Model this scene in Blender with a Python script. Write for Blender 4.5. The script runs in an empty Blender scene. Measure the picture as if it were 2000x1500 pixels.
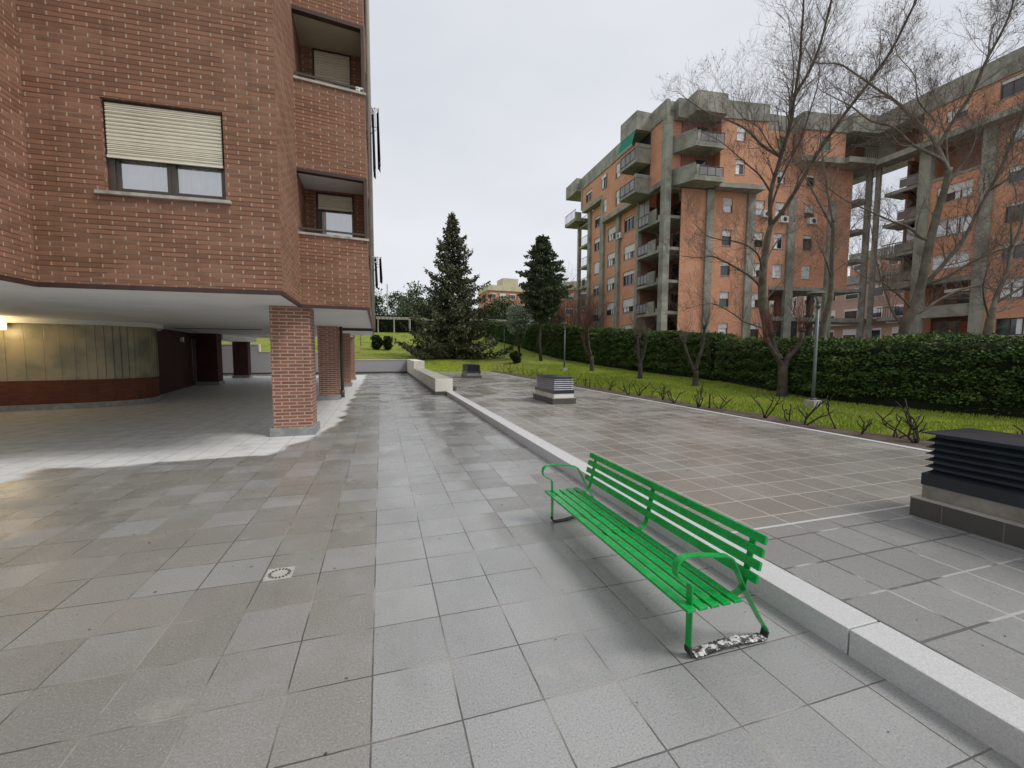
import bpy, bmesh, math, random
from mathutils import Vector, Matrix
S = bpy.context.scene
COL = S.collection
R = math.radians
# ------------------------------------------------------------------ camera
H_EYE = 1.68
PITCH, ROLL, YAW = R(4.219), R(0.2467), R(17.261)
fwd = Vector((math.sin(YAW)*math.cos(PITCH), math.cos(YAW)*math.cos(PITCH), -math.sin(PITCH)))
rgt = Vector((math.cos(YAW), -math.sin(YAW), 0.0))
upv = rgt.cross(fwd)
cr = math.cos(ROLL)*rgt + math.sin(ROLL)*upv
cu = -math.sin(ROLL)*rgt + math.cos(ROLL)*upv
cd = bpy.data.cameras.new('camera')
cam = bpy.data.objects.new('camera', cd)
COL.objects.link(cam)
cam.matrix_world = Matrix(((cr.x, cu.x, -fwd.x, 0), (cr.y, cu.y, -fwd.y, 0), (cr.z, cu.z, -fwd.z, H_EYE), (0, 0, 0, 1)))
cd.sensor_width = 36.0
cd.lens = 824.5/2000*36
cd.clip_start = 0.05
cd.clip_end = 2000
S.camera = cam
# ------------------------------------------------------------------ world
SUN_EL, SUN_AZ = R(52), R(124)          # azimuth clockwise from +Y
W = bpy.data.worlds.new('World'); S.world = W
W.use_nodes = True
wn = W.node_tree; wn.nodes.clear()
out = wn.nodes.new('ShaderNodeOutputWorld')
bg = wn.nodes.new('ShaderNodeBackground')
sky = wn.nodes.new('ShaderNodeTexSky'); sky.sky_type = 'NISHITA'; sky.sun_disc = False
sky.sun_elevation = SUN_EL; sky.sun_rotation = SUN_AZ
sky.air_density = 1.0; sky.dust_density = 3.0
tc = wn.nodes.new('ShaderNodeTexCoord')
mp = wn.nodes.new('ShaderNodeMapping'); mp.inputs['Scale'].default_value = (1.0, 1.0, 2.4)
nz = wn.nodes.new('ShaderNodeTexNoise'); nz.inputs['Scale'].default_value = 1.3; nz.inputs['Detail'].default_value = 4
rmp = wn.nodes.new('ShaderNodeValToRGB')
rmp.color_ramp.elements[0].position = .3; rmp.color_ramp.elements[0].color = (5.35, 5.6, 6.05, 1)
rmp.color_ramp.elements[1].position = .75; rmp.color_ramp.elements[1].color = (7.0, 7.12, 7.4, 1)
mixw = wn.nodes.new('ShaderNodeMixRGB'); mixw.inputs[0].default_value = .93
wn.links.new(tc.outputs['Generated'], mp.inputs[0]); wn.links.new(mp.outputs[0], nz.inputs['Vector'])
wn.links.new(nz.outputs['Fac'], rmp.inputs[0])
wn.links.new(sky.outputs[0], mixw.inputs[1]); wn.links.new(rmp.outputs[0], mixw.inputs[2])
wn.links.new(mixw.outputs[0], bg.inputs[0]); bg.inputs[1].default_value = 0.1
wn.links.new(bg.outputs[0], out.inputs[0])
sd = bpy.data.lights.new('sun', 'SUN'); sd.energy = 1.5; sd.angle = R(20); sd.color = (1.0, .97, .93)
sun = bpy.data.objects.new('sun', sd); COL.objects.link(sun)
sdir = Vector((math.sin(SUN_AZ)*math.cos(SUN_EL), math.cos(SUN_AZ)*math.cos(SUN_EL), math.sin(SUN_EL)))
sun.rotation_euler = sdir.to_track_quat('Z', 'Y').to_euler()
sun.location = (0, -5, 40)
S.view_settings.view_transform = 'Standard'; S.view_settings.look = 'None'
S.view_settings.exposure = 0.34; S.view_settings.gamma = 1.0
S.cycles.max_bounces = 8; S.cycles.diffuse_bounces = 4; S.cycles.glossy_bounces = 3
S.cycles.transparent_max_bounces = 12; S.cycles.transmission_bounces = 4
S.cycles.use_denoising = True

# ------------------------------------------------------------------ node helpers
class NT:
    def __init__(s, name):
        s.m = bpy.data.materials.new(name); s.m.use_nodes = True
        s.t = s.m.node_tree; s.t.nodes.clear()
        s.o = s.t.nodes.new('ShaderNodeOutputMaterial')
    def n(s, typ, **k):
        x = s.t.nodes.new(typ)
        for a, b in k.items(): setattr(x, a, b)
        return x
    def put(s, sock, v):
        if v is None: return
        if isinstance(v, bpy.types.NodeSocket): s.t.links.new(v, sock)
        elif isinstance(v, (tuple, list)) and sock.type == 'RGBA': sock.default_value = (v[0], v[1], v[2], 1)
        else: sock.default_value = v
    def math(s, op, a, b=0.0, c=0.0, clamp=False):
        x = s.n('ShaderNodeMath', operation=op); x.use_clamp = clamp
        s.put(x.inputs[0], a); s.put(x.inputs[1], b); s.put(x.inputs[2], c)
        return x.outputs[0]
    def mix(s, f, a, b, mode='MIX'):
        x = s.n('ShaderNodeMixRGB', blend_type=mode)
        s.put(x.inputs[0], f); s.put(x.inputs[1], a); s.put(x.inputs[2], b)
        return x.outputs[0]
    def noise(s, vec, scale, detail=4, rough=.55, out='Fac'):
        x = s.n('ShaderNodeTexNoise'); s.put(x.inputs['Vector'], vec)
        x.inputs['Scale'].default_value = scale; x.inputs['Detail'].default_value = detail
        x.inputs['Roughness'].default_value = rough
        return x.outputs[out]
    def map(s, vec, scale=(1, 1, 1), loc=(0, 0, 0), rot=(0, 0, 0)):
        x = s.n('ShaderNodeMapping'); s.put(x.inputs[0], vec)
        x.inputs['Scale'].default_value = scale; x.inputs['Location'].default_value = loc
        x.inputs['Rotation'].default_value = rot
        return x.outputs[0]
    def ss(s, v, a, b, lo=0., hi=1.):
        x = s.n('ShaderNodeMapRange', interpolation_type='SMOOTHSTEP')
        s.put(x.inputs['Value'], v)
        x.inputs['From Min'].default_value = a; x.inputs['From Max'].default_value = b
        x.inputs['To Min'].default_value = lo; x.inputs['To Max'].default_value = hi
        return x.outputs[0]
    def bump(s, h, strength=.3, dist=.01):
        x = s.n('ShaderNodeBump'); s.put(x.inputs['Height'], h)
        x.inputs['Strength'].default_value = strength; x.inputs['Distance'].default_value = dist
        return x.outputs[0]
    def uv(s): return s.n('ShaderNodeUVMap').outputs[0]
    def pos(s): return s.n('ShaderNodeNewGeometry').outputs['Position']
    def obj(s): return s.n('ShaderNodeTexCoord').outputs['Object']
    def bsdf(s, col, rough=.7, normal=None, metal=0., spec=.5, coat=0.):
        x = s.n('ShaderNodeBsdfPrincipled')
        s.put(x.inputs['Base Color'], col); s.put(x.inputs['Roughness'], rough)
        s.put(x.inputs['Metallic'], metal); s.put(x.inputs['Specular IOR Level'], spec)
        s.put(x.inputs['Coat Weight'], coat)
        if normal is not None: s.put(x.inputs['Normal'], normal)
        s.t.links.new(x.outputs[0], s.o.inputs[0])
        return x

def mat_plain(name, col, rough=.6, var=.12, scale=6., bump=.15, metal=0., spec=.5, dirt=None, coat=0., bd=.003):
    t = NT(name); p = t.obj()
    f = t.noise(p, scale, 5, .6)
    c2 = tuple(max(0, c*(1-var*2)) for c in col); c1 = tuple(min(1, c*(1+var)) for c in col)
    c = t.mix(t.ss(f, .3, .7), c2, c1)
    if dirt:
        g = t.noise(p, scale*.35, 5, .65)
        c = t.mix(t.ss(g, .48, .68, 0, dirt[3] if len(dirt) > 3 else .7), c, dirt[:3])
    b = t.bump(t.noise(p, scale*12, 3), bump, bd)
    t.bsdf(c, rough, b, metal, spec, coat)
    return t.m

def mat_brick(name, c1, c2, mortar, hm, bw=.29, bh=.066, ms=.008, rough=.8, blot=(.5, .5, .5), bumpd=.006, light_frac=.4):
    """c1,c2 brick colours; mortar light colour; hm bed joint colour with the shade of the recess painted in"""
    t = NT(name); uv = t.uv()
    # slight wobble
    wob = t.noise(uv, 3.0, 2, .5, 'Color')
    v = t.n('ShaderNodeVectorMath', operation='MULTIPLY_ADD'); t.put(v.inputs[0], wob)
    v.inputs[1].default_value = (.006, .006, 0); t.put(v.inputs[2], uv)
    br = t.n('ShaderNodeTexBrick'); br.offset = .5; br.squash = 1
    t.put(br.inputs['Vector'], v.outputs[0]); br.inputs['Scale'].default_value = 1
    br.inputs['Mortar Size'].default_value = ms; br.inputs['Mortar Smooth'].default_value = .15
    br.inputs['Brick Width'].default_value = bw; br.inputs['Row Height'].default_value = bh
    br.inputs['Bias'].default_value = -.1
    t.put(br.inputs['Color1'], c1); t.put(br.inputs['Color2'], c2); t.put(br.inputs['Mortar'], mortar)
    sep = t.n('ShaderNodeSeparateXYZ'); t.put(sep.inputs[0], v.outputs[0])
    fr = t.math('FRACT', t.math('DIVIDE', sep.outputs[1], bh))
    d = t.math('ABSOLUTE', t.math('SUBTRACT', fr, .5))
    bed = t.ss(d, .5-1.15*ms/bh, .5-.6*ms/bh)             # 1 on bed joints
    big = t.noise(t.map(uv, (.8, 2.6, 1)), .9, 4, .6)
    keep = t.ss(big, .45, .62, 0, light_frac)            # where bed joints stay light
    bedk = t.math('MULTIPLY', bed, t.math('SUBTRACT', 1., keep))
    c = t.mix(bedk, br.outputs['Color'], hm)  # bed joints darkened: shade from overhead light put into the colour
    b2 = t.noise(uv, .55, 4, .6); b3 = t.noise(uv, 22, 4, .7)
    c = t.mix(t.ss(b2, .35, .7, 0, .45), c, t.mix(1., c, blot, 'MULTIPLY'))
    st = t.noise(t.map(uv, (3.2, .22, 1)), 1.0, 5, .65)
    c = t.mix(t.ss(st, .52, .66, 0, .28), c, t.mix(1., c, (.60, .60, .58), 'MULTIPLY'))
    c = t.mix(t.ss(b3, .35, .7, 0, .3), c, t.mix(1., c, (.72, .70, .68), 'MULTIPLY'))
    hgt = t.math('ADD', t.math('MULTIPLY', t.math('SUBTRACT', 1., br.outputs['Fac']), 1.), t.math('MULTIPLY', t.noise(uv, 60, 3), .25))
    t.bsdf(c, rough, t.bump(hgt, .8, bumpd), 0, .35)
    return t.m

t_ms = .0105
def mat_paving(name, kind):
    t = NT(name); p = t.pos()
    X0, Y0 = (-.07, 1.40) if kind == 'low' else (2.72, 1.40)
    if kind == 'base': X0, Y0 = 0, 0
    wv = t.n('ShaderNodeVectorMath', operation='MULTIPLY_ADD'); t.put(wv.inputs[0], t.noise(p, 14, 3, .6, 'Color')); wv.inputs[1].default_value = (.006, .006, 0); t.put(wv.inputs[2], p)
    q = t.map(wv.outputs[0], (1, 1, 0), (-X0+40*.4-.003, -Y0+40*.4-.003, 0))
    br = t.n('ShaderNodeTexBrick'); br.offset = 0.0; br.offset_frequency = 2; br.squash = 1
    t.put(br.inputs['Vector'], q)
    br.inputs['Scale'].default_value = 1; br.inputs['Mortar Smooth'].default_value = .3
    br.inputs['Brick Width'].default_value = .4; br.inputs['Row Height'].default_value = .4
    br.inputs['Mortar Size'].default_value = .0048 if kind == 'low' else t_ms
    br.inputs['Bias'].default_value = 0
    br.inputs['Color1'].default_value = (0, 0, 0, 1); br.inputs['Color2'].default_value = (1, 1, 1, 1); br.inputs['Mortar'].default_value = (.5, .5, .5, 1)
    rnd = t.n('ShaderNodeSeparateColor'); t.put(rnd.inputs[0], br.outputs['Color']); rnd = rnd.outputs[0]
    mort = br.outputs['Fac']
    sep = t.n('ShaderNodeSeparateXYZ'); t.put(sep.inputs[0], p); X, Y = sep.outputs[0], sep.outputs[1]
    fine = t.noise(p, 95, 4, .9); fine2 = t.noise(p, 70, 4, .75)
    speck = t.ss(fine, .52, .68); dark = t.ss(fine, .48, .34)
    big = t.noise(p, .9, 5, .6); mid = t.noise(p, 3.2, 5, .65)
    if kind == 'low':
        grey = t.mix(rnd, (.295, .297, .290), (.345, .346, .338))
        brown = t.mix(rnd, (.225, .214, .186), (.275, .263, .233))
        greyb = t.mix(t.ss(rnd, .45, .95), brown, (.305, .305, .292))
        greyb = t.mix(t.ss(t.math('ADD', Y, t.math('MULTIPLY', t.math('SUBTRACT', big, .5), 3.)), 3.6, 2.4, 0, .72), greyb, (.262, .256, .236))
        pk = t.ss(t.noise(p, .8, 5, .6), .5, .7, 0, .5); greyb = t.mix(pk, greyb, (.27, .235, .20))
        left = t.ss(t.math('ADD', X, t.math('MULTIPLY', t.math('SUBTRACT', mid, .5), .0)), -.06, -.08)
        far = t.ss(t.math('ADD', Y, t.math('MULTIPLY', big, 2.)), 3.2, 5.2)
        c = t.mix(t.math('MULTIPLY', left, t.ss(t.math('ADD', big, 0.), .30, .52, .35, 1.)), grey, greyb)
        # damp brownish tiles further up the lane
        lane = t.math('MULTIPLY', t.ss(X, .9, 1.1), t.math('MULTIPLY', far, t.ss(rnd, .35, .6)))
        c = t.mix(t.math('MULTIPLY', lane, .75), c, (.17, .163, .148))
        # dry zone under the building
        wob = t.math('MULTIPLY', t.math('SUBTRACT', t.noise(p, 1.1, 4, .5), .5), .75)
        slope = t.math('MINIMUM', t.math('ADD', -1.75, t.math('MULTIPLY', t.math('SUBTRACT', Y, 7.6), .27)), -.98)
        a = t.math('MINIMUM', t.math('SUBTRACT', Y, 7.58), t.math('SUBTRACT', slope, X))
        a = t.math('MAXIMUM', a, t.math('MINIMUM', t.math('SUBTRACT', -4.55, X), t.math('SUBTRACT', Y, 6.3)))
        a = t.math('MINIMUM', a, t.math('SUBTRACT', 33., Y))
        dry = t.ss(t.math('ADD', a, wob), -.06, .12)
        dryc = t.mix(t.ss(mid, .35, .65), (.68, .68, .665), (.55, .55, .535)); dryc = t.mix(t.ss(t.math('ADD', a, t.math('MULTIPLY', wob, .8)), 1.5, .2, 0, .5), dryc, (.80, .80, .79))  # dry tone gets whiter just inside the edge of the zone
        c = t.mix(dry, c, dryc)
        mcol = t.mix(dry, t.mix(t.ss(t.noise(p, 1.3, 3), .45, .6), (.075, .070, .062), (.33, .30, .26)), (.17, .17, .162))
        damp = t.ss(t.noise(t.map(p, (1, .45, 1)), .75, 6, .62), .46, .62, 0, .45); c = t.mix(t.math('MULTIPLY', damp, t.math('SUBTRACT', 1., dry)), c, t.mix(1., c, (.66, .665, .67), 'MULTIPLY'))
        c = t.mix(t.math('MULTIPLY', speck, .62), c, (.52, .51, .49))
        c = t.mix(t.math('MULTIPLY', dark, .75), c, (.10, .098, .092))
        c = t.mix(t.math('MULTIPLY', mort, .95), c, mcol)
        stain = t.ss(t.noise(p, 1.6, 7, .72), .56, .68)
        c = t.mix(t.math('MULTIPLY', stain, .35), c, (.42, .39, .34))
        wet = t.math('SUBTRACT', 1., dry)
        rbase = t.math('ADD', t.ss(t.noise(p, 1.1, 5, .6), .38, .62, .12, .36), t.math('MULTIPLY', rnd, .05))
        rough = t.math('ADD', t.math('MULTIPLY', wet, rbase), t.math('MULTIPLY', dry, .62))
    else:
        warm = t.mix(rnd, (.255, .237, .210), (.295, .276, .247))
        grey = t.mix(rnd, (.26, .26, .252), (.30, .30, .29))
        near = t.ss(t.math('ADD', Y, t.math('MULTIPLY', big, .6)), 2.85, 3.3)
        c = t.mix(near, grey, warm)
        c = t.mix(t.ss(big, .5, .68, 0, .3), c, (.31, .30, .285))
        mcol = t.mix(near, t.mix(t.ss(t.noise(p, 1.6, 3), .46, .54), (.13, .127, .12), (.44, .435, .42)), t.mix(t.ss(Y, 4., 12.), (.47, .435, .385), (.62, .59, .53)))
        ex = t.math('MINIMUM', t.math('ABSOLUTE', t.math('SUBTRACT', Y, 2.80)), t.math('ABSOLUTE', t.math('SUBTRACT', Y, 9.2)))
        ex = t.math('MINIMUM', ex, t.math('ABSOLUTE', t.math('SUBTRACT', Y, 16.0)))
        exl = t.math('MULTIPLY', t.ss(ex, .016, .011), t.ss(t.noise(p, 3., 4, .7), .30, .46, .45, 1.))
        c = t.mix(t.ss(t.noise(t.map(p, (1, .45, 1)), .6, 6, .62), .46, .62, 0, .25), c, t.mix(1., c, (.72, .72, .72), 'MULTIPLY'))
        c = t.mix(t.math('MULTIPLY', speck, .5), c, (.46, .44, .42))
        c = t.mix(t.math('MULTIPLY', dark, .55), c, (.10, .095, .088))
        c = t.mix(mort, c, mcol)
        c = t.mix(exl, c, (.62, .61, .58))
        rough = t.math('ADD', t.ss(t.noise(p, .9, 5, .6), .38, .62, .11, .34), t.math('MULTIPLY', rnd, .05))
    h = t.math('SUBTRACT', t.math('MULTIPLY', fine2, .25), t.math('MULTIPLY', mort, 1.2))
    h = t.math('ADD', h, t.math('MULTIPLY', t.noise(p, 2.2, 3), 1.6))
    h = t.math('ADD', h, t.math('MULTIPLY', fine, .8))
    t.bsdf(c, rough, t.bump(h, .35, .004), 0, .75)
    return t.m

def mat_ribbed(name, col, pitch=.045, rough=.5, axis=1, dark=.55, depth=.006, lw=.78):
    t = NT(name); uv = t.uv()
    sep = t.n('ShaderNodeSeparateXYZ'); t.put(sep.inputs[0], uv)
    f = t.math('FRACT', t.math('DIVIDE', sep.outputs[axis], pitch))
    d = t.math('MULTIPLY', t.math('ABSOLUTE', t.math('SUBTRACT', f, .5)), 2.)
    line = t.ss(d, lw, min(.995, lw+.19))
    n = t.noise(uv, 9, 4)
    c = t.mix(t.ss(n, .3, .7), tuple(x*.9 for x in col), col)
    c = t.mix(line, c, tuple(x*dark for x in col))
    t.bsdf(c, rough, t.bump(t.math('SUBTRACT', 1., t.math('POWER', d, 3.)), .9, depth))
    return t.m

def mat_leaf(name, c1, c2, c3=None, scale=1.2, rough=.55, spec=.35):
    t = NT(name); p = t.pos()
    g = t.n('ShaderNodeNewGeometry').outputs['Random Per Island']
    n = t.noise(p, scale, 4, .6)
    c = t.mix(g, c1, c2)
    if c3: c = t.mix(t.ss(n, .5, .68), c, c3)
    b = t.bsdf(c, rough, None, 0, spec)
    return t.m

def mat_glass(name='thin_glass'):
    t = NT(name)
    lw = t.n('ShaderNodeLayerWeight'); lw.inputs[0].default_value = .25
    tr = t.n('ShaderNodeBsdfTransparent'); gl = t.n('ShaderNodeBsdfGlossy'); gl.inputs['Roughness'].default_value = .02
    tr.inputs[0].default_value = (.93, .97, .97, 1)
    mx = t.n('ShaderNodeMixShader')
    t.put(mx.inputs[0], t.math('ADD', t.math('MULTIPLY', lw.outputs['Fresnel'], .9), .55, clamp=True))
    t.t.links.new(tr.outputs[0], mx.inputs[1]); t.t.links.new(gl.outputs[0], mx.inputs[2])
    t.t.links.new(mx.outputs[0], t.o.inputs[0])
    return t.m

def mat_emit(name, col, st):
    t = NT(name); e = t.n('ShaderNodeEmission'); e.inputs[0].default_value = (*col, 1); e.inputs[1].default_value = st
    t.t.links.new(e.outputs[0], t.o.inputs[0]); return t.m

# ------------------------------------------------------------------ mesh helpers
class MB:
    def __init__(s): s.v = []; s.f = []; s.sm = []
    def quad(s, a, b, c, d, sm=False):
        i = len(s.v); s.v += [tuple(a), tuple(b), tuple(c), tuple(d)]; s.f.append((i, i+1, i+2, i+3)); s.sm.append(sm)
    def tri(s, a, b, c):
        i = len(s.v); s.v += [tuple(a), tuple(b), tuple(c)]; s.f.append((i, i+1, i+2)); s.sm.append(False)
    def ngon(s, pts):
        i = len(s.v); s.v += [tuple(p) for p in pts]; s.f.append(tuple(range(i, i+len(pts)))); s.sm.append(False)
    def hexa(s, c):
        i = len(s.v); s.v += [tuple(p) for p in c]
        for f in ((0, 3, 2, 1), (4, 5, 6, 7), (0, 1, 5, 4), (1, 2, 6, 5), (2, 3, 7, 6), (3, 0, 4, 7)):
            s.f.append(tuple(i+k for k in f)); s.sm.append(False)
    def box(s, x0, x1, y0, y1, z0, z1):
        s.hexa([(x0, y0, z0), (x1, y0, z0), (x1, y1, z0), (x0, y1, z0), (x0, y0, z1), (x1, y0, z1), (x1, y1, z1), (x0, y1, z1)])
    def prism(s, poly, z0, z1, cap0=True, cap1=True):
        n = len(poly); i = len(s.v)
        s.v += [(x, y, z0) for x, y in poly] + [(x, y, z1) for x, y in poly]
        for k in range(n):
            j = (k+1) % n; s.f.append((i+k, i+j, i+n+j, i+n+k)); s.sm.append(False)
        if cap0: s.f.append(tuple(i+k for k in reversed(range(n)))); s.sm.append(False)
        if cap1: s.f.append(tuple(i+n+k for k in range(n))); s.sm.append(False)
    def tube(s, pts, rad, n=6, cap=True, smooth=True):
        pts = [Vector(p) for p in pts]
        if not isinstance(rad, (list, tuple)): rad = [rad]*len(pts)
        i0 = len(s.v); prev = None
        for k, p in enumerate(pts):
            d = (pts[min(k+1, len(pts)-1)]-pts[max(k-1, 0)])
            if d.length < 1e-9: d = Vector((0, 0, 1))
            d.normalize()
            if prev is None:
                a = d.cross(Vector((0, 0, 1)) if abs(d.z) < .9 else Vector((1, 0, 0))).normalized()
            else:
                a = prev - d*prev.dot(d)
                a = a.normalized() if a.length > 1e-6 else d.orthogonal().normalized()
            prev = a; b = d.cross(a)
            for j in range(n):
                t = 2*math.pi*j/n
                q = p + (a*math.cos(t)+b*math.sin(t))*rad[k]
                s.v.append((q.x, q.y, q.z))
        for k in range(len(pts)-1):
            for j in range(n):
                a0 = i0+k*n+j; a1 = i0+k*n+(j+1) % n
                s.f.append((a0, a1, a1+n, a0+n)); s.sm.append(smooth)
        if cap:
            s.f.append(tuple(i0+j for j in reversed(range(n)))); s.sm.append(False)
            e = i0+(len(pts)-1)*n
            s.f.append(tuple(e+j for j in range(n))); s.sm.append(False)
    def strap(s, pts, w, th, axis=Vector((0, 1, 0))):
        """flat bar along pts (in a plane normal to axis), w wide along axis, th thick"""
        P = [Vector(p) for p in pts]; N = []
        for k in range(len(P)):
            d = (P[min(k+1, len(P)-1)]-P[max(k-1, 0)]).normalized(); N.append(d.cross(axis).normalized())
        i = len(s.v)
        for p, n_ in zip(P, N):
            for a, b in ((-1, -1), (1, -1), (1, 1), (-1, 1)):
                q = p+axis*(a*w/2)+n_*(b*th/2); s.v.append((q.x, q.y, q.z))
        for k in range(len(P)-1):
            for j in range(4):
                a0 = i+4*k+j; a1 = i+4*k+(j+1) % 4; s.f.append((a0, a1, a1+4, a0+4)); s.sm.append(False)
        s.f.append((i+3, i+2, i+1, i)); s.sm.append(False); e = i+4*(len(P)-1)
        s.f.append((e, e+1, e+2, e+3)); s.sm.append(False)
    def build(s, name, mat, parent=None, bevel=0., loc=None, weld=False):
        me = bpy.data.meshes.new(name)
        me.from_pydata(s.v, [], s.f)
        me.update()
        me.polygons.foreach_set('use_smooth', s.sm)
        uvl = me.uv_layers.new(name='UVMap')
        buf = [0.0]*(2*len(me.loops)); vs = s.v
        for p in me.polygons:
            nx, ny, nz_ = p.normal
            if abs(nz_) > .75:
                for li in p.loop_indices:
                    v = vs[me.loops[li].vertex_index]; buf[2*li] = v[0]; buf[2*li+1] = v[1]
            else:
                l = math.hypot(nx, ny) or 1.; tx, ty = -ny/l, nx/l
                if abs(tx) > abs(ty):
                    if tx < 0: tx, ty = -tx, -ty
                elif ty < 0: tx, ty = -tx, -ty
                for li in p.loop_indices:
                    v = vs[me.loops[li].vertex_index]; buf[2*li] = v[0]*tx+v[1]*ty; buf[2*li+1] = v[2]
        uvl.data.foreach_set('uv', buf)
        me.materials.append(mat)
        o = bpy.data.objects.new(name, me); COL.objects.link(o)
        if parent is not None: o.parent = parent
        if bevel:
            b = o.modifiers.new('bevel', 'BEVEL'); b.width = bevel; b.segments = 2; b.limit_method = 'ANGLE'; b.angle_limit = R(40)
        return o

def thing(name, label, cat, group=None):
    o = bpy.data.objects.new(name, None); COL.objects.link(o); o.empty_display_size = .3
    o['label'] = label; o['category'] = cat
    if group: o['group'] = group
    return o
def tag(o, label, cat, group=None):
    o['label'] = label; o['category'] = cat
    if group: o['group'] = group
    return o
def structure(o): o['kind'] = 'structure'; return o
def stuff(o, label=None, cat=None):
    o['kind'] = 'stuff'
    if label: o['label'] = label; o['category'] = cat
    return o
def place(root, x, y, z=0., rz=0.):
    """children were modelled in world coordinates: move the root to the thing's base, keep them in place"""
    root.location = (x, y, z)
    for c in root.children: c.location = Vector(c.location)-Vector((x, y, z))

class Fr:
    """facade frame: origin A, direction to B, d = distance outwards (side = +1 left of the direction, -1 right)"""
    def __init__(s, A, B, side):
        s.A = Vector((*A, 0)); u = Vector((B[0]-A[0], B[1]-A[1], 0)); s.L = u.length; s.u = u/s.L
        s.n = Vector((-s.u.y, s.u.x, 0))*side
    def p(s, u, z, d=0.):
        q = s.A+s.u*u+s.n*d; return (q.x, q.y, z)
    def box(s, mb, u0, u1, d0, d1, z0, z1):
        mb.hexa([s.p(u0, z0, d0), s.p(u1, z0, d0), s.p(u1, z0, d1), s.p(u0, z0, d1), s.p(u0, z1, d0), s.p(u1, z1, d0), s.p(u1, z1, d1), s.p(u0, z1, d1)])
    def wall(s, mb, u0, u1, z0, z1, holes=(), rev=.22, d=0.):
        us = sorted({u0, u1, *[min(max(h[0], u0), u1) for h in holes], *[min(max(h[1], u0), u1) for h in holes]})
        zs = sorted({z0, z1, *[min(max(h[2], z0), z1) for h in holes], *[min(max(h[3], z0), z1) for h in holes]})
        for a, b in zip(us, us[1:]):
            for c, e in zip(zs, zs[1:]):
                um, zm = (a+b)/2, (c+e)/2
                if any(h[0] < um < h[1] and h[2] < zm < h[3] for h in holes): continue
                mb.quad(s.p(a, c, d), s.p(b, c, d), s.p(b, e, d), s.p(a, e, d))
        for a, b, c, e in holes:
            mb.quad(s.p(a, c, d), s.p(a, e, d), s.p(a, e, d-rev), s.p(a, c, d-rev))
            mb.quad(s.p(b, c, d), s.p(b, e, d), s.p(b, e, d-rev), s.p(b, c, d-rev))
            mb.quad(s.p(a, c, d), s.p(b, c, d), s.p(b, c, d-rev), s.p(a, c, d-rev))
            mb.quad(s.p(a, e, d), s.p(b, e, d), s.p(b, e, d-rev), s.p(a, e, d-rev))
# ------------------------------------------------------------------ materials
M = {}
M['brick'] = mat_brick('red_brick', (.355, .175, .108), (.235, .112, .070), (.53, .40, .30), (.155, .078, .052), ms=.010, blot=(.68, .68, .56))
M['brick_col'] = mat_brick('column_brick', (.36, .165, .112), (.25, .11, .075), (.55, .42, .34), (.50, .36, .29), bw=.27, bh=.069, ms=.012, blot=(.75, .7, .65), light_frac=1.)
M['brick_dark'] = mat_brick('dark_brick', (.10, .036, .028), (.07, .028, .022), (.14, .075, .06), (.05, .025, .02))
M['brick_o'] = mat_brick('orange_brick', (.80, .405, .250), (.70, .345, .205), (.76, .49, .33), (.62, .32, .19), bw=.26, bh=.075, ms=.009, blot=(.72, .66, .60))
M['brick_os'] = mat_brick('shaded_orange_brick', (.42, .21, .145), (.33, .165, .11), (.38, .22, .16), (.22, .105, .075), bw=.26, bh=.075, ms=.009, blot=(.7, .7, .7))  # darker copy of the orange brick, shade of the recesses put into its colour
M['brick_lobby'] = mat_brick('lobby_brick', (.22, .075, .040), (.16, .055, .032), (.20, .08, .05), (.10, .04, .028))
M['conc'] = mat_plain('weathered_concrete', (.345, .345, .285), .85, .14, 1.1, .4, dirt=(.125, .125, .098, .6))
M['conc2'] = mat_plain('pale_concrete', (.42, .40, .36), .8, .1, 2.5, .4, dirt=(.25, .24, .21, .5))
M['conc3'] = mat_plain('stained_concrete', (.27, .255, .215), .85, .14, 5, .4, dirt=(.15, .14, .11, .7))
M['soffit'] = mat_plain('white_plaster_ceiling', (.80, .80, .78), .75, .04, .8, .1)
M['soffit2'] = mat_plain('yellowed_plaster', (.50, .45, .34), .75, .05, 1.5, .1)
M['trim'] = mat_plain('dark_brown_metal_trim', (.06, .032, .026), .5, .1, 5, .05)
M['brown'] = mat_plain('brown_window_aluminium', (.075, .058, .046), .38, .08, 5, .03)
M['shut'] = mat_ribbed('cream_roller_shutter', (.80, .755, .60), .055)
M['shutw'] = mat_ribbed('white_roller_shutter', (.78, .77, .73), .06)
M['shutg'] = mat_ribbed('green_roller_shutter', (.07, .20, .11), .06)
M['sill'] = mat_plain('stained_stone_sill', (.50, .46, .40), .7, .1, 7, .2, dirt=(.20, .185, .15, .8))
M['curtain'] = mat_plain('sheer_curtain', (.90, .91, .92), .9, .05, 5, .1)
M['glass'] = mat_glass()
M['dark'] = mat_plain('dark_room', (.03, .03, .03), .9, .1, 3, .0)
M['pane'] = mat_plain('window_glass', (.035, .04, .045), .06, .3, .8, .0, spec=.9)
M['panel'] = mat_plain('grey_glass_panel', (.24, .23, .22), .3, .15, 1.2, .0, spec=.6)
M['rail'] = mat_plain('dark_railing', (.035, .033, .032), .5, .1, 5, .0)
M['white'] = mat_plain('white_painted_metal', (.74, .74, .72), .45, .05, 4, .05)
M['awning'] = mat_plain('green_awning_cloth', (.0, .23, .16), .8, .08, 2, .1)
M['plinth'] = mat_plain('grey_stone_plinth', (.30, .31, .31), .55, .12, 6, .3, dirt=(.18, .18, .17, .5))
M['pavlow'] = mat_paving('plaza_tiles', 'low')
M['pavup'] = mat_paving('terrace_tiles', 'up')
M['granite'] = mat_plain('pale_granite', (.61, .61, .605), .5, .10, 150, .5, dirt=(.50, .50, .495, .4))
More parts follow.
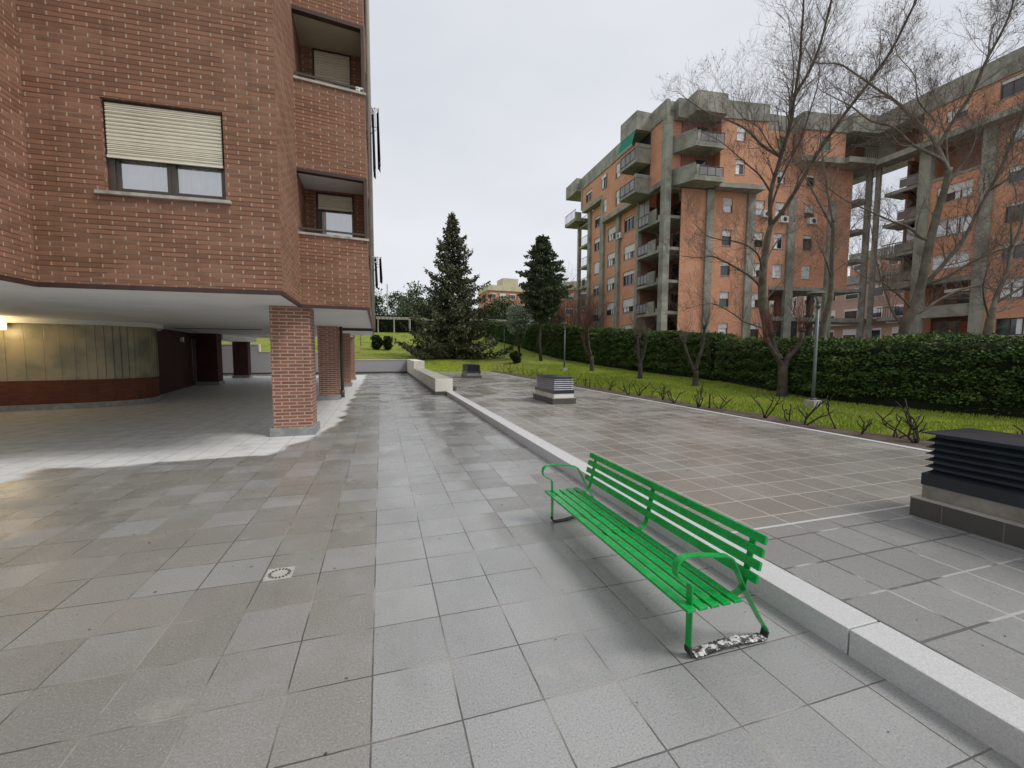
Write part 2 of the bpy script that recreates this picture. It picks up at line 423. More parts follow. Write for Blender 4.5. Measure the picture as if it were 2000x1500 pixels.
M['tilebase'] = mat_ribbed('dark_tile_cladding', (.085, .082, .075), .40, .5, 0, 1.8, .001, .965)
M['cream'] = mat_plain('cream_render', (.78, .75, .66), .75, .05, 2.2, .2, dirt=(.55, .53, .45, .4))
M['lilac'] = mat_ribbed('pale_grey_render', (.42, .42, .44), .19, .8, 1, .90, .001, .93)
M['navy'] = mat_plain('navy_painted_steel', (.016, .021, .034), .28, .12, 4, .05, spec=.6)
M['louvre'] = mat_plain('sky_sheen_louvre_metal', (.50, .50, .56), .35, .08, 5, .05, spec=.6)  # paler than the navy blades: sky reflection put into the colour
M['bench'] = None
def mat_bench():
    t = NT('glossy_green_paint'); p = t.pos(); n = t.noise(p, 9, 4, .6); f = t.noise(p, 120, 3, .6)
    c = t.mix(t.ss(n, .35, .68), (.002, .30, .050), (.004, .39, .072))
    sep = t.n('ShaderNodeSeparateXYZ'); t.put(sep.inputs[0], p)
    chip = t.ss(t.math('ADD', t.noise(p, 55, 5, .7), t.ss(sep.outputs[2], .14, .03, 0, .22)), .70, .73)
    c = t.mix(t.math('MULTIPLY', chip, .9), c, (.05, .035, .025))
    grime = t.ss(t.noise(p, 22, 5, .7), .56, .70, 0, .35); c = t.mix(grime, c, (.02, .16, .04))
    r = t.math('ADD', t.math('MULTIPLY', chip, .4), t.ss(t.noise(p, 30, 4), .4, .6, .16, .34))
    drops = t.ss(t.noise(p, 210, 2), .60, .66)
    t.bsdf(c, r, t.bump(t.math('ADD', drops, t.math('MULTIPLY', f, .3)), .35, .0015), 0, .5, .12)
    return t.m
M['bench'] = mat_bench()
M['steel'] = mat_plain('grey_lamp_steel', (.12, .15, .15), .45, .08, 6, .05, metal=.3)
M['bark'] = mat_plain('tree_bark', (.085, .070, .055), .9, .2, 5, .9, dirt=(.05, .045, .035, .6), bd=.02)
M['barkl'] = mat_plain('mottled_plane_bark', (.17, .148, .112), .9, .22, 3, .8, dirt=(.07, .06, .045, .7), bd=.015)
M['twig'] = mat_plain('bare_twigs', (.19, .145, .118), .9, .2, 2, .0)
M['twigr'] = mat_plain('red_shoots', (.14, .045, .03), .8, .2, 2, .0)
M['rosewood'] = mat_plain('rose_stems', (.035, .021, .016), .8, .2, 12, .5)
M['hedge'] = mat_leaf('hedge_leaves', (.035, .075, .018), (.105, .18, .038), (.15, .21, .05), .8)
M['hedgecore'] = mat_plain('hedge_core', (.012, .022, .008), .95, .2, 4, .3)
M['spruce'] = mat_leaf('spruce_needles', (.045, .058, .025), (.09, .098, .044), (.13, .12, .06), .9)
M['pine'] = mat_leaf('pine_needles', (.055, .088, .046), (.105, .145, .075), (.13, .16, .085), .6)
M['oak'] = mat_leaf('evergreen_leaves', (.03, .06, .02), (.07, .115, .035), (.06, .085, .03), .4)
M['olive'] = mat_leaf('silver_leaves', (.20, .24, .175), (.32, .37, .28), (.15, .18, .125), 1.0)
M['bushm'] = mat_leaf('dark_shrub_leaves', (.014, .026, .009), (.036, .054, .017), None)
M['bluecloth'] = mat_plain('black_cloth', (.012, .013, .017), .9, .1, 4, .1)
def mat_foil():
    t = NT('chipped_silver_wrap'); p = t.pos(); n = t.noise(t.map(p, (1, 1.6, 1.6)), 24, 4, .6)
    fl = t.ss(n, .47, .58)
    c = t.mix(fl, (.06, .053, .05), (.70, .69, .68))
    t.bsdf(c, t.math('SUBTRACT', .6, t.math('MULTIPLY', fl, .35)), t.bump(n, .8, .006), 0, .5); return t.m
M['foil'] = mat_foil()
M['rust'] = mat_plain('rusty_black_metal', (.035, .026, .022), .7, .3, 30, .4)
M['farwall'] = mat_plain('far_salmon_wall', (.50, .24, .165), .9, .1, .5, .0)
M['farpink'] = mat_plain('far_pink_wall', (.50, .33, .27), .9, .1, .3, .0)
M['farcream'] = mat_plain('far_cream_wall', (.58, .53, .38), .9, .08, .4, .0)
M['fargrey'] = mat_plain('far_grey_wall', (.36, .36, .33), .9, .1, .4, .0)

def mat_grass():
    t = NT('lawn_grass'); p = t.pos()
    a = t.noise(t.map(p, (1, .55, 1)), .55, 6, .65); b = t.noise(p, 4.5, 5, .7); c_ = t.noise(p, 45, 4, .8)
    c = t.mix(t.ss(b, .35, .68), (.14, .20, .018), (.38, .44, .042))
    c = t.mix(t.ss(a, .46, .60, 0, .8), c, (.27, .27, .05)); c = t.mix(t.ss(t.noise(t.map(p, (1, .5, 1), (7, 3, 0)), .9, 6, .7), .50, .64, 0, .65), c, (.055, .085, .012))
    c = t.mix(t.ss(c_, .45, .70, 0, .7), c, (.06, .095, .014))
    c = t.mix(t.ss(t.noise(p, 1.7, 6, .7), .62, .70, 0, .6), c, (.085, .075, .035))
    t.bsdf(c, .8, t.bump(t.math('ADD', c_, t.math('MULTIPLY', b, 2.)), 1., .05), 0, .2)
    return t.m
M['grass'] = mat_grass()
def mat_glasswall():
    t = NT('frosted_channel_glass'); uv = t.uv(); p = t.pos()
    n = t.noise(p, 1.4, 3, .5)
    c = t.mix(t.ss(n, .4, .65), (.42, .37, .24), (.25, .25, .17))
    t.bsdf(c, .32, t.bump(t.noise(p, 60, 3), .2, .002), 0, .5)
    return t.m
M['uglass'] = mat_glasswall()
M['blade'] = mat_leaf('grass_blades', (.18, .27, .025), (.36, .45, .05), (.42, .45, .08), .5)
M['court'] = mat_plain('courtyard_ground', (.17, .165, .155), .9, .1, .4, .2)
M['soil'] = mat_plain('garden_soil', (.105, .078, .055), .95, .25, 4, 1., dirt=(.16, .13, .095, .6), bd=.03)

# ------------------------------------------------------------------ terrain
RY = [-80, 10, 20, 28, 40, 50, 60, 70, 85, 120, 400]; RZ = [0, 0, .15, .4, .95, 1.7, 3.0, 4.6, 5.6, 6.5, 6.5]
def interp(x, xs, ys):
    if x <= xs[0]: return ys[0]
    for i in range(1, len(xs)):
        if x <= xs[i]: return ys[i-1]+(ys[i]-ys[i-1])*(x-xs[i-1])/(xs[i]-xs[i-1])
    return ys[-1]
def sm(t): t = min(1, max(0, t)); return t*t*(3-2*t)
EDGE = 8.30
def lawn(X, Y):
    r = interp(Y, RY, RZ)
    if X < 2.75: return (1.02+(r-.87)*sm((Y-35.4)/5)) if Y > 35.4 else 0.
    dx = X-EDGE-.1; dy = Y-33.0
    d = math.hypot(max(dx, 0), max(dy, 0))
    return .15+r*sm(d/5.)
rnd = random.Random(7)
# far ground sheet reaching the horizon
mb = MB(); mb.quad((-900, -900, -.30), (900, -900, -.30), (900, 900, -.30), (-900, 900, -.30))
structure(mb.build('ground', M['court']))
# lower plaza and terrace
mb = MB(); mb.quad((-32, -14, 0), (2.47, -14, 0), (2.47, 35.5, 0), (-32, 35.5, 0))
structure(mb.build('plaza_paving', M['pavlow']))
mb = MB(); mb.box(2.715, EDGE-.12, -14, 33.0, -.2, .150)
structure(mb.build('terrace_paving', M['pavup']))
mb = MB(); mb.box(EDGE-.118, EDGE, -14, 33.1, -.2, .168); mb.box(2.72, EDGE-.118, 33.002, 33.1, -.2, .160)
structure(mb.build('terrace_edging', M['granite']))
# kerb stones with open joints
mb = MB(); y = 1.59-2.03*8
while y < 16.6:
    y2 = min(y+2.03, 16.68); mb.box(2.47, 2.712, y+.004, y2-.004, -.1, .153+.002*math.sin(y*3)); y = y2
structure(mb.build('kerb', M['granite'], bevel=.006))
# lawn
mb = MB()
def lawn_grid(xs, ys):
    for i in range(len(xs)-1):
        for j in range(len(ys)-1):
            if xs[i] > 20 and ys[j] < 62 and not (xs[i+1] < 24.6 and ys[j] > 40): continue
            q = [(xs[i], ys[j]), (xs[i+1], ys[j]), (xs[i+1], ys[j+1]), (xs[i], ys[j+1])]
            mb.quad(*[(x, y, lawn(x+1e-4, y+1e-4)+.035*(math.sin(x*1.3+y*.7)*math.sin(y*.9-x*.4)) if (x > 9.6 or y > 34.5) else lawn(x+1e-4, y+1e-4)-.02) for x, y in q], sm=True)
fx = [EDGE+.001+i*.5 for i in range(50)]+[35, 42, 50, 60, 80, 110, 160]
fy = [-14+i for i in range(47)]+[33.1+.001+i for i in range(60)]+[96, 104, 115, 130, 160, 220]
lawn_grid(fx, fy)
lx = [2.76+i*.5 for i in range(11)]+[EDGE+.001]; lawn_grid(lx, [33.102+i*.75 for i in range(90)]+[104, 115, 130, 160, 220])
wx = [-160, -110, -80, -60, -45, -35]+[-30+i*1.5 for i in range(22)]+[2.2, 2.74, 2.76]; lawn_grid(wx, [35.62+i*.75 for i in range(86)]+[104, 115, 130, 160, 220])
structure(mb.build('lawn', M['grass']))
# soil strip beside the terrace
mb = MB(); ys = [-14+i*.4 for i in range(120)]
for a, b in zip(ys, ys[1:]):
    wa = .68+.12*math.sin(a*1.7)+.08*math.sin(a*4.1); wb = .68+.12*math.sin(b*1.7)+.08*math.sin(b*4.1)
    za, zb = lawn(EDGE+1, a), lawn(EDGE+1, b)
    mb.quad((EDGE+.002, a, .150), (EDGE+wa, a, za+.035), (EDGE+wb, b, zb+.035), (EDGE+.002, b, .150))
structure(mb.build('soil_bed', M['soil']))
# grass blades on the nearer lawn
mb = MB()
for _ in range(80000):
    y = 2.5+(rnd.random()**1.5)*30; x = EDGE+.55+.16*math.sin(y*1.7)+rnd.random()*7.5
    z = lawn(x, y); hh = rnd.uniform(.025, .06); a = rnd.random()*6.28; w = .009+.0007*y
    lx_, ly_ = rnd.gauss(0, .018), rnd.gauss(0, .018)
    mb.tri((x-w*math.cos(a), y-w*math.sin(a), z-.01), (x+w*math.cos(a), y+w*math.sin(a), z-.01), (x+lx_, y+ly_, z+hh+.02))
stuff(mb.build('grass', M['blade']), 'short green grass growing over the lawn beside the terrace', 'grass')

# ------------------------------------------------------------------ near building
B = thing('apartment_building', 'near red brick apartment block raised on brick columns over the open paving', 'building')
ZS = 2.58; TOP = 23.5
Apt, Bpt, Cpt, Dpt = (-4.43, 7.45), (-1.42, 7.29), (-1.47, 9.17), (-.22, 9.33)
foot = [(-4.43, 6.1), Apt, Bpt, Cpt, Dpt, (-.31, 23.8), (-1.5, 23.95), (-1.5, 28.3), (-7, 28.3), (-7, 31.8), (-30, 31.8), (-30, 6.1)]
wins = [(.84, 2.31, 3.88+2.9*k, 5.13+2.9*k) for k in range(6)]
FA = Fr(Apt, Bpt, -1)
mb = MB(); FA.wall(mb, 0, FA.L, ZS, TOP, wins, rev=.13)
mb.build('wall', M['brick'], B)
mb = MB()
for a, b in ((foot[0], foot[1]), (Bpt, Cpt), (foot[11], foot[0])):
    mb.quad((*a, ZS), (*b, ZS), (*b, TOP), (*a, TOP))
mb.build('side_wall', M['brick'], B)
mb = MB()
for a, b in ((Dpt, foot[5]), (foot[5], foot[6]), (foot[6], foot[7]), (foot[7], foot[8]), (foot[8], foot[9]), (foot[9], foot[10]), (foot[10], foot[11])):
    mb.quad((*a, ZS), (*b, ZS), (*b, TOP), (*a, TOP))
mb.build('far_side_wall', M['brick'], B)
# loggia front (brick parapets between the openings)
FC = Fr(Cpt, Dpt, -1)
lz = [(3.95+2.9*k, 5.16+2.9*k) for k in range(6)]
lz[1] = (6.80, 8.07)
zz = ZS
for a, b in lz+[(TOP, TOP)]:
    mb = MB(); FC.box(mb, 0, FC.L, -.10, 0, zz, a); mb.build('parapet', M['brick'], B)
    zz = b
YB = 10.25
for k, (a, b) in enumerate(lz):
    mb = MB()
    hole = (-1.28, -.50, 4.05+2.9*k, 5.20+2.9*k-.06) if k != 1 else (-1.27, -.50, 6.95, 8.10)
    FL = Fr((-1.6, YB), (-.2, YB), -1)
    h = (hole[0]+1.6, hole[1]+1.6, hole[2], hole[3])
    FL.wall(mb, 0, 1.38, a-.35, b+.25, [h], rev=.1)
    mb.quad((-1.475, 9.12, a-.35), (-1.5, YB, a-.35), (-1.5, YB, b+.25), (-1.475, 9.12, b+.25))
    mb.build('loggia_wall', M['brick'], B)
    mb = MB(); mb.quad((-1.49, 9.18, b+.0), (-.225, 9.34, b+.0), (-.225, YB, b+.02), (-1.52, YB, b+.02))
    mb.build('loggia_ceiling', M['soffit2' if k == 1 else 'soffit'], B)
    mb = MB(); mb.quad((-1.49, 9.18, a-.35), (-.225, 9.34, a-.35), (-.225, YB, a-.35), (-1.52, YB, a-.35)); mb.build('loggia_floor', M['conc2'], B)
    mb = MB(); FC.box(mb, -.01, FC.L+.03, -.14, .035, a-.002, a+.04); mb.build('parapet_coping', M['sill'], B)
    mb = MB(); FC.box(mb, 0, FC.L+.01, -.03, -.0, a+.10, a+.135); mb.build('balcony_rail', M['brown'], B)
    mb = MB(); FC.box(mb, -.005, FC.L+.012, -.12, .006, b-.03, b+.03); FC.box(mb, FC.L-.05, FC.L+.01, -.12, .004, a+.04, b-.03)
    mb.build('edge_trim', M['trim'], B)
# roof and soffit
mb = MB(); mb.ngon([(x, y, ZS) for x, y in foot]); mb.build('ceiling', M['soffit'], B)
mb = MB(); mb.ngon([(x, y, TOP) for x, y in foot]); mb.build('roof', M['conc'], B)
# dark drip trim along the bottom edge
mb = MB()
for a, b, sd_ in ((foot[0], foot[1], -1), (Apt, Bpt, -1), (Bpt, Cpt, -1), (Cpt, Dpt, -1), (Dpt, foot[5], -1)):
    f = Fr(a, b, sd_); f.box(mb, -.012, f.L+.012, -.03, .014, ZS-.035, ZS+.028)
mb.box(-1.47, -.24, 16.95, 17.1, ZS-.10, ZS-.003)
mb.build('drip_edge', M['trim'], B)

def big_window(parent, f, u0, u1, z0, z1, d, shut, curtain=True, double=True, shutmat='shut', sill=True, fm='brown', rib=True):
    """real window set d behind the facade: frame > pane, shutter, curtain"""
    fw = .055; mb = MB(); w = u1-u0
    lead = .09 if double else .10
    f.box(mb, u0, u0+lead, -d-.05, -d+.03, z0, z1); f.box(mb, u1-.05, u1, -d-.05, -d+.03, z0, z1)
    f.box(mb, u0+lead, u1-.05, -d-.05, -d+.03, z0, z0+fw); f.box(mb, u0+lead, u1-.05, -d-.05, -d+.04, z1-.06, z1)
    um = u0+lead+(w-lead-.05)*.5
    if double:
        f.box(mb, um-.055, um-.003, -d-.04, -d+.012, z0+fw, z1-.06); f.box(mb, um+.003, um+.055, -d-.04, -d+.018, z0+fw, z1-.06)
        f.box(mb, u0+lead, um-.055, -d-.035, -d+.01, z0+fw, z0+fw+.035); f.box(mb, um+.055, u1-.05, -d-.035, -d+.01, z0+fw, z0+fw+.035)
        f.box(mb, u0+lead, u0+lead+.035, -d-.035, -d+.01, z0+fw+.035, z1-.06); f.box(mb, u1-.085, u1-.05, -d-.035, -d+.01, z0+fw+.035, z1-.06)
    fr = mb.build('window', M[fm], parent)
    mb = MB(); mb.quad(f.p(u0+.05, z0+.04, -d-.02), f.p(u1-.05, z0+.04, -d-.02), f.p(u1-.05, z1-.05, -d-.02), f.p(u0+.05, z1-.05, -d-.02))
    mb.build('pane', M['glass'], fr)
    if curtain:
        mb = MB(); n = 70; prev = None
        for i in range(n+1):
            u = u0+.04+(w-.08)*i/n; dd = -d-.07+.018*math.sin(i*.95)+.012*math.sin(i*.37+1)
            if prev: mb.quad(f.p(prev[0], z0, prev[1]), f.p(u, z0, dd), f.p(u, z1, dd), f.p(prev[0], z1, prev[1]), sm=True)
            prev = (u, dd)
        mb.build('curtain', M['curtain'], fr)
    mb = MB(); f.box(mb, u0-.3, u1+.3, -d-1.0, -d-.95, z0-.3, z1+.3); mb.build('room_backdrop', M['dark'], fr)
    if shut > 0:
        zb = z1-.04-shut*(z1-z0); mb = MB(); n = max(2, int((z1-.04-zb)/.048)); hgt = (z1-.04-zb)/n
        for i in range(n):
            za = zb+i*hgt
            pr = [(za, .062), (za+hgt*.15, .078), (za+hgt*.6, .082), (za+hgt*.92, .066), (za+hgt, .062)]
            for (a, b), (c, e) in zip(pr, pr[1:]):
                mb.quad(f.p(u0+.035, a, -d+b), f.p(u1-.035, a, -d+b), f.p(u1-.035, c, -d+e), f.p(u0+.035, c, -d+e))
        f.box(mb, u0+.03, u1-.03, -d+.055, -d+.085, zb-.035, zb)
        mb.build('shutter', M[shutmat], fr)
    if sill:
        mb = MB(); f.box(mb, u0-.10, u1+.07, -d+.03, .055, z0-.045, z0); mb.build('window_sill', M['sill'], fr, bevel=.004)
    return fr
for k, (a, b, c, e) in enumerate(wins[:3]):
    big_window(B, FA, a, b, c, e, .11, .56 if k == 0 else .3)
FL = Fr((-1.6, YB), (-.2, YB), -1)
big_window(B, FL, .33, 1.09, 4.05, 5.14, .08, .26, True, False, sill=False)
big_window(B, FL, .33, 1.10, 6.95, 8.10, .08, .97, False, False, sill=False)
big_window(B, FL, .33, 1.09, 9.85, 10.94, .08, .5, True, False, sill=False)
# white number plate on the loggia rail
mb = MB(); FC.box(mb, 1.10, 1.24, .012, .03, 6.82, 6.92); p_ = mb.build('notice_plate', M['white'], B)
mb = MB()
mb.ngon([FC.p(1.175, 6.84, .033), FC.p(1.235, 6.84, .033), FC.p(1.235, 6.91, .033), FC.p(1.21, 6.88, .033), FC.p(1.19, 6.895, .033)]); FC.box(mb, 1.11, 1.15, .030, .033, 6.84, 6.852); FC.box(mb, 1.11, 1.15, .030, .033, 6.885, 6.897)
mb.build('plate_marks', M['rail'], p_)
# brick columns
def column(x0, x1, y0, y1, pipe=False, mat='brick_col', z1=ZS-.003):
    mb = MB(); mb.box(x0, x1, y0, y1, .17, z1); c = mb.build('brick_column', M[mat], B)
    mb = MB(); mb.box(x0-.055, x1+.055, y0-.055, y1+.055, 0, .17)
    mb.build('column_plinth', M['plinth'], c, bevel=.004)
    if pipe:
        mb = MB(); px_, py_ = x1+.10, y0+.25
        mb.tube([(px_, py_, .30), (px_, py_, z1)], .055, 10); mb.tube([(px_, py_, .06), (px_, py_, .34)], .075, 10)
        mb.build('downpipe', M['brown'], B)
column(-2.06, -1.345, 9.33, 9.95)
column(-2.07, -1.43, 15.95, 16.6, True)
column(-2.20, -1.52, 27.3, 27.95)
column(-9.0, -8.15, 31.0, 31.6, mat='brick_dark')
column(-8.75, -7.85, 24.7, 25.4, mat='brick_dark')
column(-2.07, -1.43, 22.0, 22.6)
# entrance lobby: curved wall under the block
arc = [(-30, 15.2), (-20, 14.9), (-14, 14.75), (-11.5, 14.85), (-9.98, 15.1), (-8.5, 15.42), (-7.75, 15.72), (-7.25, 16.2), (-7.12, 16.8), (-7.3, 17.5), (-7.7, 18.2), (-8.1, 19.2)]
def smooth_poly(p, it=2):
    for _ in range(it):
        q = [p[0]]
        for a, b in zip(p, p[1:]): q += [(a[0]*.75+b[0]*.25, a[1]*.75+b[1]*.25), (a[0]*.25+b[0]*.75, a[1]*.25+b[1]*.75)]
        p = q+[p[-1]]
    return p
sa = smooth_poly(arc)
def offs(p, d):
    r = []
    for i in range(len(p)):
        a = Vector(p[max(i-1, 0)]); b = Vector(p[min(i+1, len(p)-1)]); t = (b-a).normalized(); r.append((p[i][0]+t.y*d, p[i][1]-t.x*d))
    return r
def ribbon(mb, p, d0, d1, z0, z1):
    a = offs(p, d0); b = offs(p, d1)
    for i in range(len(p)-1):
        mb.hexa([(*a[i], z0), (*a[i+1], z0), (*b[i+1], z0), (*b[i], z0), (*a[i], z1), (*a[i+1], z1), (*b[i+1], z1), (*b[i], z1)])
mb = MB(); ribbon(mb, sa, -.05, .04, 0, .17); mb.build('lobby_plinth', M['plinth'], B)
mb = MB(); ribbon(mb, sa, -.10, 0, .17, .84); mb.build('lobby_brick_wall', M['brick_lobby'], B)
mb = MB(); ribbon(mb, sa, -.12, .20, 2.44, ZS-.002); mb.build('lobby_fascia', M['soffit'], B)
# U shaped glass channels
mb = MB(); acc = 0; mbj = MB()
for i in range(len(sa)-1):
    a, b = Vector(sa[i]), Vector(sa[i+1]); L = (b-a).length; n = max(1, round(L/.42)); t = (b-a)/n; un = t.normalized(); nn = Vector((un.y, -un.x))
    for k in range(n):
        p = a+t*k; q = a+t*(k+1)
        mb.hexa([(p.x-nn.x*.10, p.y-nn.y*.10, .842), (q.x-nn.x*.10, q.y-nn.y*.10, .842), (q.x-nn.x*.03-un.x*.012, q.y-nn.y*.03-un.y*.012, .842), (p.x-nn.x*.03+un.x*.012, p.y-nn.y*.03+un.y*.012, .842),
                 (p.x-nn.x*.10, p.y-nn.y*.10, 2.438), (q.x-nn.x*.10, q.y-nn.y*.10, 2.438), (q.x-nn.x*.03-un.x*.012, q.y-nn.y*.03-un.y*.012, 2.438), (p.x-nn.x*.03+un.x*.012, p.y-nn.y*.03+un.y*.012, 2.438)])
        mbj.box(p.x-.012, p.x+.012, p.y-.028+.06, p.y+.0+.03, .842, 2.438)
gw = mb.build('channel_glass_wall', M['uglass'], B); mbj.build('glass_joint', M['uglass'], gw)
mb = MB(); mb.quad((-8.1, 19.2, 0), (-9.15, 26.2, 0), (-9.15, 26.2, ZS), (-8.1, 19.2, ZS)); mb.quad((-9.15, 26.2, 0), (-16, 26.4, 0), (-16, 26.4, ZS), (-9.15, 26.2, ZS))
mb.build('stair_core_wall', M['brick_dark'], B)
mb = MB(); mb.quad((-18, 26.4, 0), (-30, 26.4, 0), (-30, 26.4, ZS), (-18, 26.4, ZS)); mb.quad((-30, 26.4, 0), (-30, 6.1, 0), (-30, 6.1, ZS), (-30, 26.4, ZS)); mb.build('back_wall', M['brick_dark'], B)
mb = MB(); mb.box(-9.1, -7.8, 25.42, 31.7, ZS-.26, ZS-.003); mb.box(-7.8, -2.5, 31.2, 31.5, ZS+.02, ZS+.1); mb.build('ceiling_beam', M['soffit'], B)
mb = MB(); mb.tube([(-8.98, 24.8, .25), (-8.98, 24.8, 2.3)], .06, 8); mb.build('white_downpipe', M['white'], B)
mb = MB(); mb.box(-7.6, -4.6, 19.4, 19.75, ZS-.012, ZS-.002); mb.build('ceiling_slot', M['dark'], B)
mb = MB(); mb.box(-8.44, -8.33, 22.2, 22.32, 2.1, 2.3); mb.build('wall_fitting', M['white'], B)
# wall lamp that is switched on by the lobby
mb = MB(); mb.box(-9.78, -9.62, 14.93, 15.02, 2.30, 2.46); wl = mb.build('wall_lamp', M['white'], B)
mb = MB(); mb.box(-9.83, -9.57, 14.74, 14.93, 2.24, 2.44); mb.build('lamp_globe', mat_emit('lit_lamp_globe', (1., .72, .34), 9.), wl, bevel=.03)
ld = bpy.data.lights.new('lobby_light', 'POINT'); ld.energy = 11; ld.color = (1., .70, .34); ld.shadow_soft_size = .12
lo = bpy.data.objects.new('lobby_light', ld); COL.objects.link(lo); lo.location = (-9.7, 14.55, 2.2)
# things on the long side facade: drying racks, pipes, window boxes seen edge-on
def side_x(y): return -.22-.09*(y-9.33)/14.5
mb = MB()
for y in (10.9, 13.4, 15.7, 18.2, 21.0):
    x = side_x(y); mb.tube([(x+.05, y, ZS+.1), (x+.05, y, TOP)], .035, 6)
mb.build('side_downpipe', M['conc2'], B)
for k in range(5):
    for y in (11.6, 14.6, 17.6, 20.6):
        z = 4.0+2.9*k; x = side_x(y); mb = MB(); mb.box(x, x+.06, y-.7, y+.7, z-.05, z); mb.box(x, x+.015, y-.6, y+.6, z+.001, z+1.2)
        mb.build('side_window', M['brown'], B)
def rack(y, z, label, cloths):
    x = side_x(y); t = thing('clothes_rack', label, 'clothes rack', 'clothes racks on the side of the near block')
    mb = MB()
    for yy in (y-.5, y+.5): mb.tube([(x, yy, z-.28), (x+.30, yy, z)], .012, 5); mb.tube([(x, yy, z), (x+.32, yy, z)], .012, 5)
    for i in range(3): mb.tube([(x+.12+.09*i, y-.55, z+.01), (x+.12+.09*i, y+.55, z+.01)], .008, 4)
    mb.build('rack_frame', M['white'], t)
    place(t, x, y, z)
    for i, (dx, h_) in enumerate(cloths):
        mb = MB(); n = 8; pv = None
        for j in range(n+1):
            yy = y-.42+.84*j/n; w_ = .02*math.sin(j*1.7+i)
            if pv is not None:
                mb.quad((x+dx+pv[1], pv[0], z+.02), (x+dx+w_, yy, z+.02), (x+dx+w_*1.5+.02, yy, z-h_), (x+dx+pv[1]*1.5+.02, pv[0], z-h_+.03))
            pv = (yy, w_)
        o = mb.build('hanging_cloth', M['bluecloth'], None); sol = o.modifiers.new('thick', 'SOLIDIFY'); sol.thickness = .02
        tag(o, ['black cloth hung out on the %s rack of the side wall' % ('upper' if z > 6 else 'lower'), 'second black cloth on the %s rack, farther from the brick wall' % ('upper' if z > 6 else 'lower')][i], 'laundry', 'dark laundry hung on the near block')
rack(13.0, 8.25, 'upper clothes rack hung with long black cloths on the side wall', [(.14, 1.5), (.27, 1.3)])
rack(13.2, 4.35, 'lower clothes rack hung with short black cloths on the side wall', [(.14, .75), (.27, .6)])

# ------------------------------------------------------------------ low walls
t = thing('low_wall', 'cream capped low wall running back from the end of the kerb', 'wall')
mb = MB(); mb.box(2.03, 2.72, 16.71, 28.0, .142, .65); mb.box(2.03, 2.72, 28.0, 35.4, .142, 1.13); mb.build('wall_body', M['cream'], t, bevel=.006)
mb = MB(); mb.box(2.005, 2.745, 16.69, 35.3, 0, .138); mb.box(2.748, 2.90, 16.9, 17.3, .15, .30); mb.build('tile_skirting', M['tilebase'], t)
mb = MB(); mb.box(2.026, 2.70, 16.75, 27.99, .651, .657); mb.build('wall_cap', M['conc2'], t)
place(t, 2.37, 16.71)
t = thing('retaining_wall', 'long pale grey retaining wall stepped up to the left below the grass bank', 'wall')
mb = MB(); mb.box(-3.2, 2.028, 35.4, 35.65, .12, 1.05); mb.box(-8.6, -3.2, 35.4, 35.65, .12, 1.64); mb.box(-32, -8.6, 35.4, 35.65, .12, 2.18); mb.build('wall_body', M['lilac'], t)
mb = MB(); mb.box(-3.2, 2.028, 35.37, 35.68, 1.052, 1.10); mb.box(-8.6, -3.22, 35.37, 35.68, 1.642, 1.69); mb.box(-32, -8.62, 35.37, 35.68, 2.182, 2.23); mb.box(-8.62, -8.52, 35.37, 35.68, 1.70, 2.23)
mb.build('wall_coping', M['cream'], t)
mb = MB(); mb.box(-32, 2.0, 35.37, 35.40, 0, .14); mb.build('tile_skirting', M['tilebase'], t)
mb = MB(); mb.box(-5.9, -5.3, 35.36, 35.40, .2, .75); mb.build('grille', M['rail'], t)
place(t, 0, 35.5)

